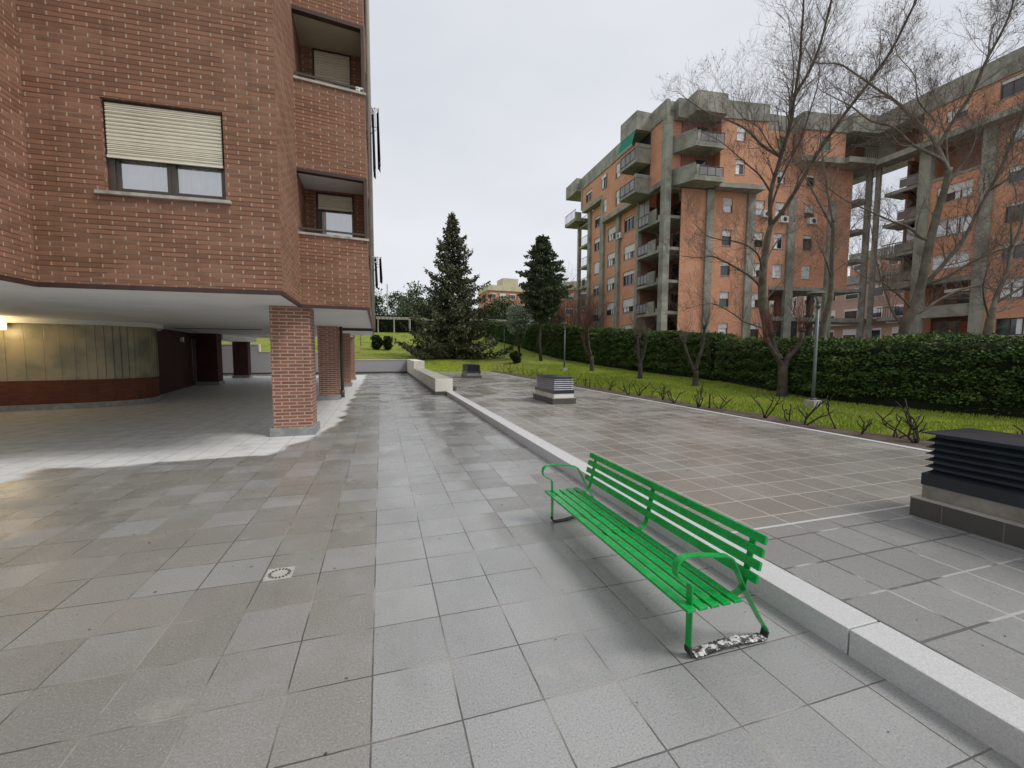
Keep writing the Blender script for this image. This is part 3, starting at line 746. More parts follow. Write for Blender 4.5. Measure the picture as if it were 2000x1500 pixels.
# ------------------------------------------------------------------ ventilation boxes
def vent(x0, x1, y0, y1, z, label, sc=1., lm='navy'):
    t = thing('ventilation_shaft', label, 'vent', 'louvred ventilation boxes on the terrace')
    mb = MB(); mb.box(x0, x1, y0, y1, z, z+.17*sc); mb.build('tiled_base', M['tilebase'], t)
    mb = MB(); mb.box(x0-.004, x1+.004, y0-.004, y1+.004, z+.17*sc+.001, z+.184*sc); mb.build('base_coping', M['conc2'], t)
    i = .055; z2 = z+.185*sc
    mb = MB(); mb.box(x0+i, x1-i, y0+i, y1-i, z2, z+.31*sc); mb.build('concrete_curb', M['cream' if lm == 'louvre' else 'conc3'], t)
    j = .045
    mb = MB(); mb.box(x0+j, x1-j, y0+j, y1-j, z+.31*sc, z+.42*sc); mb.build('steel_frame', M['navy'], t, bevel=.003)
    mb = MB()
    for n in range(6):
        za = z+.425*sc+n*.0615*sc; o, n_ = .058, .125
        A = [(x0+o, y0+o), (x1-o, y0+o), (x1-o, y1-o), (x0+o, y1-o)]; C = [(x0+n_, y0+n_), (x1-n_, y0+n_), (x1-n_, y1-n_), (x0+n_, y1-n_)]
        for q in range(4):
            r = (q+1) % 4
            mb.quad((*A[q], za), (*A[r], za), (*C[r], za+.05*sc), (*C[q], za+.05*sc))
            mb.quad((*A[q], za-.007), (*A[r], za-.007), (*C[r], za+.043*sc), (*C[q], za+.043*sc))
            mb.quad((*A[q], za), (*A[r], za), (*A[r], za-.007), (*A[q], za-.007))
    mb.build('louvres', M[lm], t)
    mb = MB(); k = .10; mb.box(x0+k, x1-k, y0+k, y1-k, z+.42*sc, z+.79*sc); mb.build('louvre_core', M['navy'], t)
    mb = MB(); e = .03; zt = z+.795*sc
    P = [(x0+e, y0+e, zt), (x1-e, y0+e, zt), (x1-e, y1-e, zt), (x0+e, y1-e, zt)]; P2 = [(a, b, c+.012) for a, b, c in P]
    rg = [((x0+x1)/2, y0+.35, zt+.035), ((x0+x1)/2, y1-.35, zt+.035)]
    mb.quad(*reversed(P)); 
    for q in range(4): mb.quad(P[q], P[(q+1) % 4], P2[(q+1) % 4], P2[q])
    mb.tri(P2[0], P2[1], rg[0]); mb.quad(P2[1], P2[2], rg[1], rg[0]); mb.tri(P2[2], P2[3], rg[1]); mb.quad(P2[3], P2[0], rg[0], rg[1])
    mb.build('lid', M['navy'], t)
    place(t, (x0+x1)/2, (y0+y1)/2, z)
vent(4.82, 5.60, .92, 2.64, .150, 'nearest black louvred vent box cut by the right edge of the photo')
vent(4.87, 5.63, 11.57, 13.29, .150, 'vent box with striped louvres, pale sky reflection put into their colour, in the middle of the terrace', lm='louvre')
vent(4.85, 5.78, 24.75, 26.5, .150, 'farthest dark vent box near the grass at the back of the terrace')

# ------------------------------------------------------------------ floor drain
t = thing('floor_drain', 'small square floor drain with a ring of dark slots in the lower paving', 'drain')
mb = MB(); mb.box(-.855, -.665, 3.375, 3.555, .001, .006); mb.build('drain_plate', M['conc2'], t)
mb = MB()
for k in range(18):
    a = 2*math.pi*k/18; cx, cy = -.76+.068*math.cos(a), 3.465+.064*math.sin(a); c, s_ = math.cos(a), math.sin(a)
    q = [(cx+u*c-v*s_, cy+u*s_+v*c, .0085) for u, v in ((-.011, -.006), (.011, -.006), (.011, .006), (-.011, .006))]
    mb.quad(*q)
mb.build('drain_slots', M['dark'], t)
place(t, -.76, 3.465)

# ------------------------------------------------------------------ bench
t = thing('bench', 'long bright green slatted metal bench with curled armrests on the lower paving', 'bench')
YN, YF = 1.835, 3.785
def arcpts(ps, n=6):
    """Catmull-Rom through points"""
    r = []
    for i in range(len(ps)-1):
        p0, p1, p2, p3 = ps[max(i-1, 0)], ps[i], ps[i+1], ps[min(i+2, len(ps)-1)]
        for k in range(n):
            t_ = k/n; r.append(tuple(.5*((2*b)+(-a+c)*t_+(2*a-5*b+4*c-d)*t_*t_+(-a+3*b-3*c+d)*t_**3) for a, b, c, d in zip(p0, p1, p2, p3)))
    return r+[ps[-1]]
def V3(ps, y): return [(x, y, z) for x, z in ps]
for yy in (YN, YF):
    arm = [(1.600, .05), (1.600, .20), (1.596, .40)]+arcpts([(1.594, .415), (1.575, .44), (1.535, .458), (1.502, .487), (1.494, .527), (1.513, .566), (1.555, .585), (1.62, .583)], 4)+[(1.80, .556)]+arcpts([(1.838, .548), (1.868, .532), (1.885, .505)], 3)+[(1.975, .328), (2.10, .125)]+arcpts([(2.118, .100), (2.142, .07), (2.150, .04)], 3)
    mb = MB(); mb.strap(V3(arm, yy), .045, .009); a_ = mb.build('armrest_frame', M['bench'], t, bevel=.0012)
    ft = arcpts([(1.598, .06), (1.600, .03), (1.622, .010), (1.66, .006), (1.75, .014), (1.875, .030), (2.0, .020), (2.10, .007), (2.135, .010), (2.150, .05)], 4)
    mb = MB(); mb.strap(V3(ft, yy), .047, .011); mb.build('foot_bar', M['rust'], t)
    if yy == YN:
        rf = random.Random(3); mb = MB()
        for i in range(46):
            q = i/45; x = 1.63+.50*q; z = .012+.026*math.sin(q*3.1416); n = 9
            pass
        rings = []
        for i in range(60):
            q = i/59; x = 1.632+.500*q; zc = .010+.021*math.sin(q*3.1416); ring = []
            for j in range(10):
                a = 2*math.pi*j/10; rr = 1+rf.uniform(-.28, .28)
                ring.append((x+rf.uniform(-.004, .004), yy+.030*rr*math.cos(a), max(.001, zc+.010*rr*math.sin(a))))
            rings.append(ring)
        for a, b in zip(rings, rings[1:]):
            for j in range(10): mb.quad(a[j], a[(j+1) % 10], b[(j+1) % 10], b[j])
        mb.build('foil_wrap', M['foil'], t)
    # seat and back support strap
    sp = [(1.60, .287), (1.80, .287)]+arcpts([(1.93, .292), (1.975, .31), (1.998, .345), (2.008, .39)], 4)+[(2.068, .655)]
    mb = MB(); mb.strap(V3(sp, yy+(.028 if yy == YN else -.028)), .04, .009); mb.build('seat_support', M['bench'], t)
sp = [(1.56, .287), (1.80, .287)]+arcpts([(1.93, .292), (1.975, .31), (1.998, .345), (2.008, .39)], 4)+[(2.068, .655)]
mb = MB(); mb.strap(V3(sp, 2.81), .045, .009); mb.build('seat_support', M['bench'], t)
for i in range(5):
    x = 1.568+.078*i; mb = MB(); mb.box(x-.028, x+.028, 1.78, 3.845, .293, .312); mb.build('seat_slat', M['bench'], t, bevel=.004)
for i in range(4):
    zc = .415+.0735*i; xc = 2.002+.06*(zc-.39)/.265; tx, tz = .215, .977
    mb = MB(); c = []
    for y in (1.765, 3.85):
        for a, b in ((-.010, -.0255), (.010, -.0255), (.010, .0255), (-.010, .0255)):
            c.append((xc-.012+a*tz+b*tx, y, zc-a*tx+b*tz))
    mb.hexa(c); mb.build('back_slat', M['bench'], t, bevel=.004)
place(t, 1.85, 2.81)
# ------------------------------------------------------------------ far right apartment block
Q = thing('apartment_building', 'tall orange brick and grey concrete apartment block beyond the hedge', 'building')
def wunit(f, u0, u1, z0, z1, kind=0, sh=.4, d=.17, half=False):
    """kind 0 dark glass, 1 curtain light; shutter covers the top sh of the opening"""
    mb = MB(); fw = .07
    f.box(mb, u0, u0+fw, -d, -d+.06, z0, z1); f.box(mb, u1-fw, u1, -d, -d+.06, z0, z1)
    f.box(mb, u0+fw, u1-fw, -d, -d+.06, z0, z0+fw); f.box(mb, u0+fw, u1-fw, -d, -d+.06, z1-fw, z1)
    n = max(1, round((u1-u0)/.75))
    for k in range(1, n):
        u = u0+(u1-u0)*k/n; f.box(mb, u-.04, u+.04, -d, -d+.065, z0+fw, z1-fw)
    w = mb.build('window', M['brown' if kind != 2 else 'white'], Q)
    mb = MB(); mb.quad(f.p(u0, z0, -d+.01), f.p(u1, z0, -d+.01), f.p(u1, z1, -d+.01), f.p(u0, z1, -d+.01)); mb.build('pane', M['pane'], w)
    if kind == 1 or kind == 2:
        mb = MB(); um = u0+(u1-u0)*(.5 if rnd.random() < .5 else 1.); ua = u0 if um < u1 else u0+fw
        if rnd.random() < .4: ua, um = u0+(u1-u0)/2, u1
        mb.quad(f.p(ua, z0+.05, -d+.016), f.p(um, z0+.05, -d+.016), f.p(um, z1-.05, -d+.016), f.p(ua, z1-.05, -d+.016)); mb.build('curtain', M['curtain'], w)
    if sh > 0:
        mb = MB(); f.box(mb, u0+.03, u1-.03, -d+.066, -d+.085, z1-sh*(z1-z0), z1-.01); mb.build('shutter', M['shutg' if kind == 3 else 'shutw'], w)
    mb = MB(); f.box(mb, u0-.05, u1+.05, -d+.05, .04, z0-.07, z0); mb.build('sill', M['conc2'], w)
def facade(f, u0, u1, z0, z1, ws, mat='brick_o', name='wall', d=0.):
    mb = MB(); f.wall(mb, u0, u1, z0, z1, [w[:4] for w in ws], rev=.2, d=d); mb.build(name, M[mat], Q)
    for w in ws: wunit(f, *w)
def cbox(f, name, *b, mat='conc'):
    mb = MB()
    for q in b: f.box(mb, *q)
    return mb.build(name, M[mat], Q)
F1U = Fr((24.5, 33.4), (25.2, 54.7), 1); F1L = Fr((25.2, 33.4), (25.9, 54.7), 1)
ZA = [3.3, 6.1, 9.0, 11.75, 14.65]
# F1 lower
ws = [(5.6, 7.8, z, z+1.45, k % 2, s_) for k, (z, s_) in enumerate(zip(ZA, (.3, .6, .28, .55, .1)))]
ws += [(9.6, 11.5, z, z+1.42, 1, s_) for z, s_ in zip(ZA, (.6, .55, .5, .45, .5))]
ws += [(13.3, 15.0, 8.8, 10.1, 0, .3), (13.3, 15.0, 11.4, 12.9, 1, .9), (13.3, 15.0, 14.3, 15.8, 0, .35), (13.4, 14.9, 17.1, 18.4, 0, .2), (13.4, 15.2, 5.7, 7.2, 0, .5)]
facade(F1L, 4.9, 15.8, 0, 19.5, ws)
for a, b in ((4.5, 4.95), (8.5, 9.15), (12.1, 12.9), (15.75, 16.35), (19.0, 19.45)):
    cbox(F1L, 'pilaster', (a, b, -.1, .30, 0, 16.8 if a < 12 else 19.5))
# open gallery at the far corner
for z in (5.0, 7.8, 10.45, 13.1, 15.8, 18.4):
    cbox(F1L, 'gallery_slab', (16.36, 18.99, -3.0, .18, z-.28, z))
    mb = MB(); F1L.box(mb, 16.36, 18.99, .12, .15, z+1.0, z+1.05)
    for k in range(7): F1L.box(mb, 16.4+k*.42, 16.44+k*.42, .12, .15, z, z+1.0)
    if z in (7.8, 10.45): F1L.box(mb, 17.2, 18.1, .10, .12, z+.1, z+.9)
    mb.build('gallery_rail', M['rail'], Q)
# corner recess with balconies
cbox(F1L, 'recess_back_wall', (.2, 4.9, -3.2, -3.0, 0, 16.5), mat='brick_os')
mb = MB(); mb.quad(F1L.p(4.6, 0, -.1), F1L.p(4.6, 0, -3.1), F1L.p(4.6, 16.5, -3.1), F1L.p(4.6, 16.5, -.1)); mb.build('recess_side_wall', M['brick_os'], Q)
for z in (2.4, 5.3, 8.15, 11.1, 13.9):
    cbox(F1L, 'balcony_slab', (-.3, 4.49, -3.0, .32, z, z+.26))
    cbox(F1L, 'balcony_parapet', (1.5, 2.7, .20, .32, z+.262, z+1.35), (-.3, 1.2, .1, .3, z+.262, z+.62))
    mb = MB(); F1L.box(mb, 2.7, 4.49, .27, .30, z+1.25, z+1.31); F1L.box(mb, 2.7, 4.49, .27, .30, z+.36, z+.40)
    for k in range(4): F1L.box(mb, 2.72+k*.58, 2.77+k*.58, .27, .31, z+.262, z+1.30)
    rl = mb.build('balcony_rail', M['rail'], Q)
    mb = MB(); F1L.box(mb, 2.75, 4.45, .28, .29, z+.42, z+1.22); mb.build('glass_panel', M['panel'], rl)
    mb = MB(); F1L.box(mb, 2.4, 3.4, -2.99, -2.95, z+.3, z+2.4); mb.build('balcony_door', M['pane'], Q)
mb = MB(); F1L.box(mb, 2.7, 4.49, .24, .26, 15.15, 16.5); F1L.box(mb, 3.55, 3.62, .26, .3, 15.15, 16.5); mb.build('balcony_glazing', M['panel'], Q)
# F1 upper volume
ws = [(6.9, 8.6, 17.7, 19.25, 1, .45), (7.0, 8.7, 20.6, 22.1, 1, .6), (10.6, 12.5, 20.55, 22.0, 1, .25), (14.4, 16.2, 20.45, 21.8, 0, .25), (10.65, 11.6, 17.8, 19.3, 1, .4)]
facade(F1U, .1, 11.8, 17.3, 22.5, [w for w in ws if w[0] < 12 and w[1] < 12])
mb = MB(); hs = [w[:4] for w in ws if w[0] > 12 or (w[0] == 10.6 and w[3] == 22.0)]
facade(F1U, 11.8, 17.1, 20.0, 22.5, [w for w in ws if w[0] > 12.5])
wunit(F1U, 10.6, 11.78, 20.55, 22.0, 1, .25, d=-.02)
cbox(F1U, 'edge_beam', (.1, 11.8, -.8, .05, 16.8, 17.3), (11.8, 17.15, -.8, .05, 19.6, 20.05), (11.45, 11.8, -.8, .045, 17.302, 19.6))
cbox(F1U, 'roof_parapet', (-.4, 17.4, -.25, .10, 22.5, 24.0))
cbox(F1U, 'roof_parapet', (17.4, 20.9, -2.0, .75, 22.4, 24.0), (17.1, 17.42, -.8, .1, 20.0, 22.5))
cbox(F1U, 'end_balcony', (17.4, 20.9, -1.5, .85, 18.7, 19.1), (17.4, 17.55, .0, .85, 19.1, 19.8))
mb = MB(); F1U.box(mb, 17.4, 20.9, .80, .84, 20.1, 20.16)
for k in range(9): F1U.box(mb, 17.4+k*.43, 17.45+k*.43, .80, .84, 19.1, 20.1)
mb.build('balcony_rail', M['rail'], Q)
# corner pillar
cbox(F1U, 'corner_pillar', (-.55, .12, -.5, .14, 0, 22.5))
# projecting balcony bay on F1
YB1, YB2, XB = 35.4, 38.2, 22.95
bb = MB(); bb.box(XB, 24.7, YB1, YB2, 22.35, 24.02); bb.build('bay_parapet', M['conc'], Q)
for z in (19.45, 16.7):
    bb = MB(); bb.box(XB, 24.62, YB1, YB2, z, z+.28); bb.box(XB+.02, 24.6, YB1, YB1+.16, z+.281, z+1.35); bb.box(XB-.03, 24.6, YB1-.04, YB1+.2, z+1.351, z+1.68); bb.box(XB, 24.6, YB2-.12, YB2, z+.281, z+1.3)
    bb.build('bay_balcony', M['conc'], Q)
    bb = MB(); bb.box(XB, XB+.04, YB1+.16, YB2-.12, z+1.25, z+1.32); bb.box(XB, XB+.04, YB1+.16, YB2-.12, z+.33, z+.38)
    for k in range(4): bb.box(XB, XB+.05, YB1+.17+k*.8, YB1+.23+k*.8, z+.281, z+1.3)
    rl = bb.build('balcony_rail', M['rail'], Q)
    bb = MB(); bb.box(XB+.015, XB+.03, YB1+.2, YB2-.14, z+.4, z+1.22); bb.build('glass_panel', M['panel'], rl)
cbox(F1U, 'bay_shade_panel', (2.1, 4.7, -.02, .06, 17.4, 19.44), (2.1, 4.7, -.02, .06, 19.8, 22.3), mat='dark')  # flat dark panels on the wall, standing in for shade behind the balconies
bb = MB(); bb.quad((XB+.02, YB1+.25, 22.32), (XB+.02, YB2-.1, 22.32), (XB-.35, YB2-.1, 21.05), (XB-.35, YB1+.25, 21.05))
aw = bb.build('awning', M['awning'], Q); sol = aw.modifiers.new('t', 'SOLIDIFY'); sol.thickness = .02
bb = MB(); bb.tube([(XB-.36, YB1+.2, 21.03), (XB-.36, YB2-.05, 21.03)], .03, 6); bb.build('awning_bar', M['white'], Q)
# F2: lower wall
L2 = Fr((26, 33.0), (46, 31.0), -1)
cols = ((4.5, 5.5), (8.0, 8.95), (10.15, 11.2), (13.45, 14.5))
ZT = [(3.25, 4.6), (6.1, 7.5), (9.0, 10.3), (11.75, 13.2), (14.75, 16.1)]
sh = [[.35, .45, .3, .4, .5], [.4, .45, .5, .5, .55], [0, 0, .0, .3, .5], [0, 0, .95, .2, .55]]
kd = [[1, 0, 0, 0, 1], [0, 1, 1, 0, 1], [0, 0, 2, 2, 1], [0, 0, 1, 0, 0]]
wl = []
for ci, (a, b) in enumerate(cols):
    for zi, (c, e) in enumerate(ZT):
        if ci >= 2 and zi < 2: continue
        wl.append((a, b, c, e, kd[ci][zi], sh[ci][zi]))
wl1 = [w for w in wl if w[0] < 9.8]; wl2 = [w for w in wl if w[0] > 9.8]
facade(L2, .2, 9.8, 0, 16.6, wl1)
facade(L2, 9.8, 18.9, 8.2, 16.6, wl2)
facade(L2, 7.8, 11.7, 16.6, 22.5, [(10.2, 11.1, 17.8, 19.0, 1, .45), (10.3, 11.0, 20.8, 22.1, 3, .95)])
facade(L2, 11.7, 18.9, 16.6, 19.8, [(13.5, 14.4, 17.8, 18.9, 0, .2)])
mb = MB(); mb.quad(L2.p(18.9, 8.2), L2.p(18.9, 8.2, -9), L2.p(18.9, 19.8, -9), L2.p(18.9, 19.8)); mb.quad(L2.p(9.8, 0), L2.p(9.8, 0, -3), L2.p(9.8, 8.2, -3), L2.p(9.8, 8.2)); mb.build('return_wall', M['brick_os'], Q)
facade(L2, 9.8, 15.2, 0, 7.8, [(10.6, 11.6, 3.3, 4.8, 0, 0), (12.2, 13.0, 5.6, 7.2, 1, .2), (12.4, 13.4, 2.9, 4.9, 0, 0)], mat='brick_os', d=-2.5)
for a, b in ((2.7, 3.4), (7.0, 7.8), (11.5, 12.35), (16.1, 17.0)):
    cbox(L2, 'pilaster', (a, b, -.1, .22, 0, 16.6 if a != 7.0 else 22.5))
cbox(L2, 'lower_beam', (9.8, 19.3, -3.0, .10, 7.85, 8.2), (9.8, 24, -3.0, .08, 4.9, 5.3))
for a in (17.2, 19.4): cbox(L2, 'open_column', (a, a+.45, -2.9, -2.4, 0, 7.84))
# F2 upper pieces
U0 = Fr((24.6, 33.35), (26.5, 33.2), -1)
facade(U0, .1, 1.7, 17.1, 22.5, []); cbox(U0, 'edge_beam', (.1, 1.8, -.9, .05, 16.5, 17.1)); cbox(U0, 'roof_parapet', (-.1, 1.75, -.3, .1, 22.5, 24.0))
UB = Fr((26.2, 31.3), (29.3, 31.0), -1)
cbox(UB, 'roof_parapet', (-.1, 2.9, -2.2, .10, 22.4, 24.05)); cbox(UB, 'roof_parapet', (-1.0, -.1, -2.2, -1.2, 22.4, 24.0))
cbox(UB, 'recess_back_wall', (-.2, 3.4, -2.0, -1.8, 16.7, 22.4), mat='brick_os')
for z in (19.55, 16.7):
    mb = MB()
    P = [UB.p(-1.1, 0, -1.8)[:2], UB.p(0, 0, 0)[:2], UB.p(2.8, 0, 0)[:2], UB.p(2.8, 0, -1.9)[:2], UB.p(-1.1, 0, -1.9)[:2]]
    mb.prism(P, z, z+.42)
    mb.hexa([UB.p(-1.1, z+.42, -1.8), UB.p(0, z+.42, 0), UB.p(.1, z+.42, -.1), UB.p(-1.0, z+.42, -1.85), UB.p(-1.1, z+1.45, -1.8), UB.p(0, z+1.45, 0), UB.p(.1, z+1.45, -.1), UB.p(-1.0, z+1.45, -1.85)])
    UB.box(mb, .11, .4, -.1, 0, z+.42, z+1.3)
    mb.build('angled_balcony', M['conc'], Q)
    mb = MB(); UB.box(mb, .4, 2.8, -.06, -.02, z+1.2, z+1.27)
    for k in range(4): UB.box(mb, .42+k*.77, .48+k*.77, -.06, -.02, z+.42, z+1.2)
    rl = mb.build('balcony_rail', M['rail'], Q)
    mb = MB(); UB.box(mb, .45, 2.78, -.05, -.035, z+.5, z+1.15); mb.build('glass_panel', M['panel'], rl)
    mb = MB(); UB.box(mb, 1.2, 2.3, -1.79, -1.75, z+.45, z+2.5); mb.build('balcony_door', M['pane'], Q)
U2 = Fr((29.2, 31.75), (33.9, 31.05), -1)
facade(U2, 0, 4.6, 17.0, 22.5, [(1.55, 2.45, 20.7, 22.0, 1, .4), (1.55, 2.45, 17.8, 19.1, 2, .3)])
mb = MB(); mb.quad(U2.p(0, 17.0), U2.p(0, 17.0, -2), U2.p(0, 22.5, -2), U2.p(0, 22.5)); mb.quad(U2.p(4.6, 17.0), U2.p(4.6, 17.0, -2), U2.p(4.6, 22.5, -2), U2.p(4.6, 22.5)); mb.build('return_wall', M['brick_o'], Q)
cbox(U2, 'edge_beam', (0, 4.6, -1.6, .05, 16.6, 17.0)); cbox(U2, 'roof_parapet', (-.2, 4.65, -1.5, .10, 22.5, 24.0))
U3_ = Fr((34.2, 32.3), (37.9, 32.0), -1); cbox(U3_, 'roof_parapet', (-.3, 3.7, -.6, .12, 22.45, 24.0))
U4 = Fr((37.8, 30.9), (42.3, 30.25), -1)
facade(U4, 0, 4.55, 20.2, 22.45, [(2.0, 2.95, 20.75, 22.0, 3, .95)])
mb = MB(); mb.quad(U4.p(0, 20.2), U4.p(0, 20.2, -2), U4.p(0, 22.5, -2), U4.p(0, 22.5)); mb.build('return_wall', M['brick_o'], Q)
cbox(U4, 'edge_beam', (-.05, 4.6, -2, .06, 19.7, 20.2)); cbox(U4, 'roof_parapet', (-.1, 4.6, -1.6, .12, 22.45, 24.0))
U5 = Fr((42.3, 29.75), (45.2, 29.3), -1)
cbox(U5, 'roof_parapet', (0, 3.0, -2.5, .10, 22.4, 24.0)); cbox(U5, 'edge_beam', (-.1, 4.2, -3.5, .06, 19.65, 20.15), (0, 4, -9, -3.5, 18.6, 20.1))
cbox(U5, 'gallery_back_wall', (-.4, 4.2, -2.7, -2.5, 20.15, 22.4), mat='brick_os')
mb = MB()
for k in range(14): U5.box(mb, .05+k*.22, .08+k*.22, 0, .03, 20.15, 21.2)
U5.box(mb, 0, 3.0, 0, .03, 21.2, 21.26); mb.build('gallery_rail', M['rail'], Q)
# void pillars and walkway slabs
for y, w_ in ((30.5, .24), (29.68, .19)):
    mb = MB(); mb.box(46.0, 46.3, y-w_, y+w_, 0, 19.65); mb.build('void_pillar', M['conc'], Q)
for z in (5.0, 8.0, 10.9, 13.8, 16.7):
    mb = MB(); mb.box(44.9, 46.5, 30.5, 33.6, z-.12, z+.18); mb.box(46.0, 48.5, 27.2, 29.0, z-.12, z+.18); mb.build('walkway_slab', M['conc'], Q)
    if z < 12:
        mb = MB(); mb.box(46.0, 46.05, 27.2, 29.0, z+1.1, z+1.16)
        for k in range(9): mb.box(46.0, 46.03, 27.2+k*.21, 27.23+k*.21, z+.18, z+1.1)
        mb.build('walkway_rail', M['rail'], Q)
# F3
U3 = Fr((45.1, 29.3), (44.9, 12.0), -1); L3 = Fr((46.0, 30), (46.0, 10), -1)
ws = [(5.1, 6.5, 20.75, 21.7, 1, .5), (8.3, 10.2, 20.85, 22.2, 0, .2), (12.5, 14.4, 20.85, 22.2, 1, .3)]
facade(U3, 3.6, 17.3, 20.0, 22.35, ws)
cbox(U3, 'edge_beam', (0, 17.3, -1.4, .06, 19.5, 20.0)); cbox(U3, 'roof_parapet', (-.1, 17.3, -.5, .12, 22.35, 24.0))
cbox(U3, 'gallery_back_wall', (.2, 3.6, -2.4, -2.2, 20.0, 22.35), mat='brick_os')
ws = [(5.05, 7.4, 14.6, 15.95, 1, .5), (5.05, 7.5, 11.75, 13.15, 1, .1), (5.05, 7.5, 9.0, 10.25, 2, .15), (9.4, 11.2, 17.7, 19.0, 1, .3), (9.4, 11.2, 14.7, 15.9, 0, .3), (9.4, 11.3, 11.75, 13.2, 0, .15), (9.4, 11.3, 9.0, 10.3, 0, .3), (9.4, 11.4, 6.0, 7.5, 1, .2), (9.4, 11.6, 3.2, 4.5, 1, 0),
      (14, 16, 17.7, 19.0, 1, .4), (14, 16, 14.7, 15.9, 1, .3), (14, 16, 11.75, 13.2, 0, .2), (14, 16, 9.0, 10.3, 1, .2), (14, 16, 6.0, 7.5, 0, .3), (14, 16, 3.2, 4.5, 1, .3)]
facade(L3, 4.6, 7.95, 8.2, 16.7, [w for w in ws if w[0] < 8]); facade(L3, 7.9, 20, 0, 19.5, [w for w in ws if w[0] > 8])
cbox(L3, 'recess_back_wall', (4.6, 7.9, -1.4, -1.2, 16.7, 19.5), mat='brick_os'); cbox(L3, 'recess_slab', (4.6, 7.9, -1.2, .05, 16.55, 16.8))
facade(L3, 4.6, 7.9, 0, 7.8, [(5.5, 7.2, 3.1, 4.5, 0, 0), (6.0, 7.7, 5.9, 7.2, 0, .2)], mat='brick_os', d=-1.3)
cbox(L3, 'lower_beam', (2.0, 7.95, -3.2, .10, 7.8, 8.2), (4.6, 7.9, -1.3, .02, 4.9, 5.9))
for a, b in ((3.75, 4.6), (7.88, 8.68), (12.3, 13.1)): cbox(L3, 'pilaster', (a, b, -.3, .25, 0, 19.5))
cbox(L3, 'gallery_side_wall', (2.2, 3.76, -3.2, -3.0, 5.3, 19.5), (2.2, 2.4, -3, -.9, 8.2, 19.5), mat='brick_os')
for z in (8.2, 10.9, 13.8, 16.7):
    cbox(L3, 'gallery_slab', (2.2, 3.76, -3.0, .05, z-.12, z+.18))
    mb = MB(); L3.box(mb, 2.2, 3.75, 0, .03, z+1.05, z+1.12); L3.box(mb, 2.2, 3.75, .005, .02, z+.25, z+1.0); mb.build('gallery_rail', M['panel'], Q)
mb = MB(); L3.box(mb, 2.5, 3.6, -.95, -.9, 11.9, 13.3); mb.build('enclosed_balcony_glazing', M['curtain'], Q)
# roofs to close the volumes
mb = MB(); mb.ngon([F1U.p(-.2, 23.2, -.1), F1U.p(20.9, 23.2, -.1), F1U.p(20.9, 23.2, -12), (46, 45, 23.2), (58, 45, 23.2), (58, 12, 23.2), U3.p(17.2, 23.2, -.1), U3.p(0, 23.2, -.1), U4.p(2, 23.2, -1), U2.p(2, 23.2, -1.3)])
mb.build('roof', M['conc'], Q)
mb = MB(); mb.quad((30, 42, 0), (45, 42, 0), (45, 42, 23.2), (30, 42, 23.2)); mb.build('rear_wall', M['brick_o'], Q)
mb = MB(); mb.quad((26.0, 49.3, 0), (36, 49.3, 0), (36, 49.3, 23.2), (26.0, 49.3, 23.2)); mb.build('rear_wall', M['brick_o'], Q)
mb = MB(); mb.quad((52, 30.3, 0), (52, 10, 0), (52, 10, 23), (52, 30.3, 23)); mb.build('rear_wall', M['brick_o'], Q)
mb = MB(); mb.quad((46.05, 26.2, 0), (52, 26.2, 0), (52, 26.2, 23), (46.05, 26.2, 23))
mb.build('rear_wall', M['brick_o'], Q)
mb = MB(); mb.tube([(25.2, 35.0, 23.9), (25.2, 35.0, 24.45), (25.2, 35.35, 24.6), (25.2, 35.7, 24.45), (25.2, 35.7, 23.9)], .07, 6); mb.build('roof_vent_pipe', M['conc2'], Q)
# outdoor air conditioning units
acn = 0
for f, u, z, lab in ((L2, 10.5, 14.15, 'white outdoor cooling unit under a window just right of the tall bare tree trunk'), (L2, 13.75, 14.2, 'white outdoor cooling unit under the rightmost window column of the orange facade'), (L2, 8.55, 14.5, 'white outdoor cooling unit half hidden behind the tall bare tree trunk'), (F1L, 8.0, 14.25, 'white outdoor cooling unit on the narrow facade left of the corner pillar')):
    t = thing('air_conditioner', lab, 'air conditioner', 'cooling units on the orange block')
    mb = MB(); f.box(mb, u, u+.85, .02, .34, z, z+.6); mb.build('casing', M['white'], t, bevel=.01)
    mb = MB(); c = f.p(u+.5, z+.3, .345); n = 14
    pts = [f.p(u+.48+.22*math.cos(6.283*i/n), z+.3+.22*math.sin(6.283*i/n), .345) for i in range(n)]
    mb.ngon(pts); mb.build('fan_grille', M['rail'], t)
    q = f.p(u+.4, z, .2); place(t, *q)

# ------------------------------------------------------------------ distant buildings
def far_block(label, f, L, z0, z1, mat, floors, nwin, wz=1.3, top=None, dep=10, fl=2.9, topmat='fargrey', band=1.4):
    b = thing('apartment_building', label, 'building')
    mb = MB()
    f.box(mb, 0, L, -dep, 0, z0, z1-band); mb.build('wall', M[mat], b)
    mb = MB(); f.box(mb, -.2, L+.2, -dep, .25, z1-band, z1); 
    if top: f.box(mb, top[0], top[1], -5, .1, z1, z1+top[2])
    mb.build('roof_parapet', M[topmat], b)
    for k in range(floors):
        z = z1-band-fl*(k+1)+.9
        for i in range(nwin):
            u = (i+.5)*L/nwin; w = L/nwin*.30
            mb = MB(); f.box(mb, u-w, u+w, -.02, .05, z, z+wz); wn_ = mb.build('window', M['white' if (i+k) % 3 else 'shutw'], b)
            mb = MB(); f.box(mb, u-w+.12, u+w-.12, .05, .07, z+.08, z+wz*(.45 if (i*7+k) % 2 else .8)); mb.build('pane', M['pane'], wn_)
        if k and mat == 'farpink':
            mb = MB(); f.box(mb, 0, L, .05, .9, z-1.0, z-.75); mb.build('balcony_slab', M['fargrey'], b)
    q = f.p(L/2, z0, 0); place(b, *q); return b
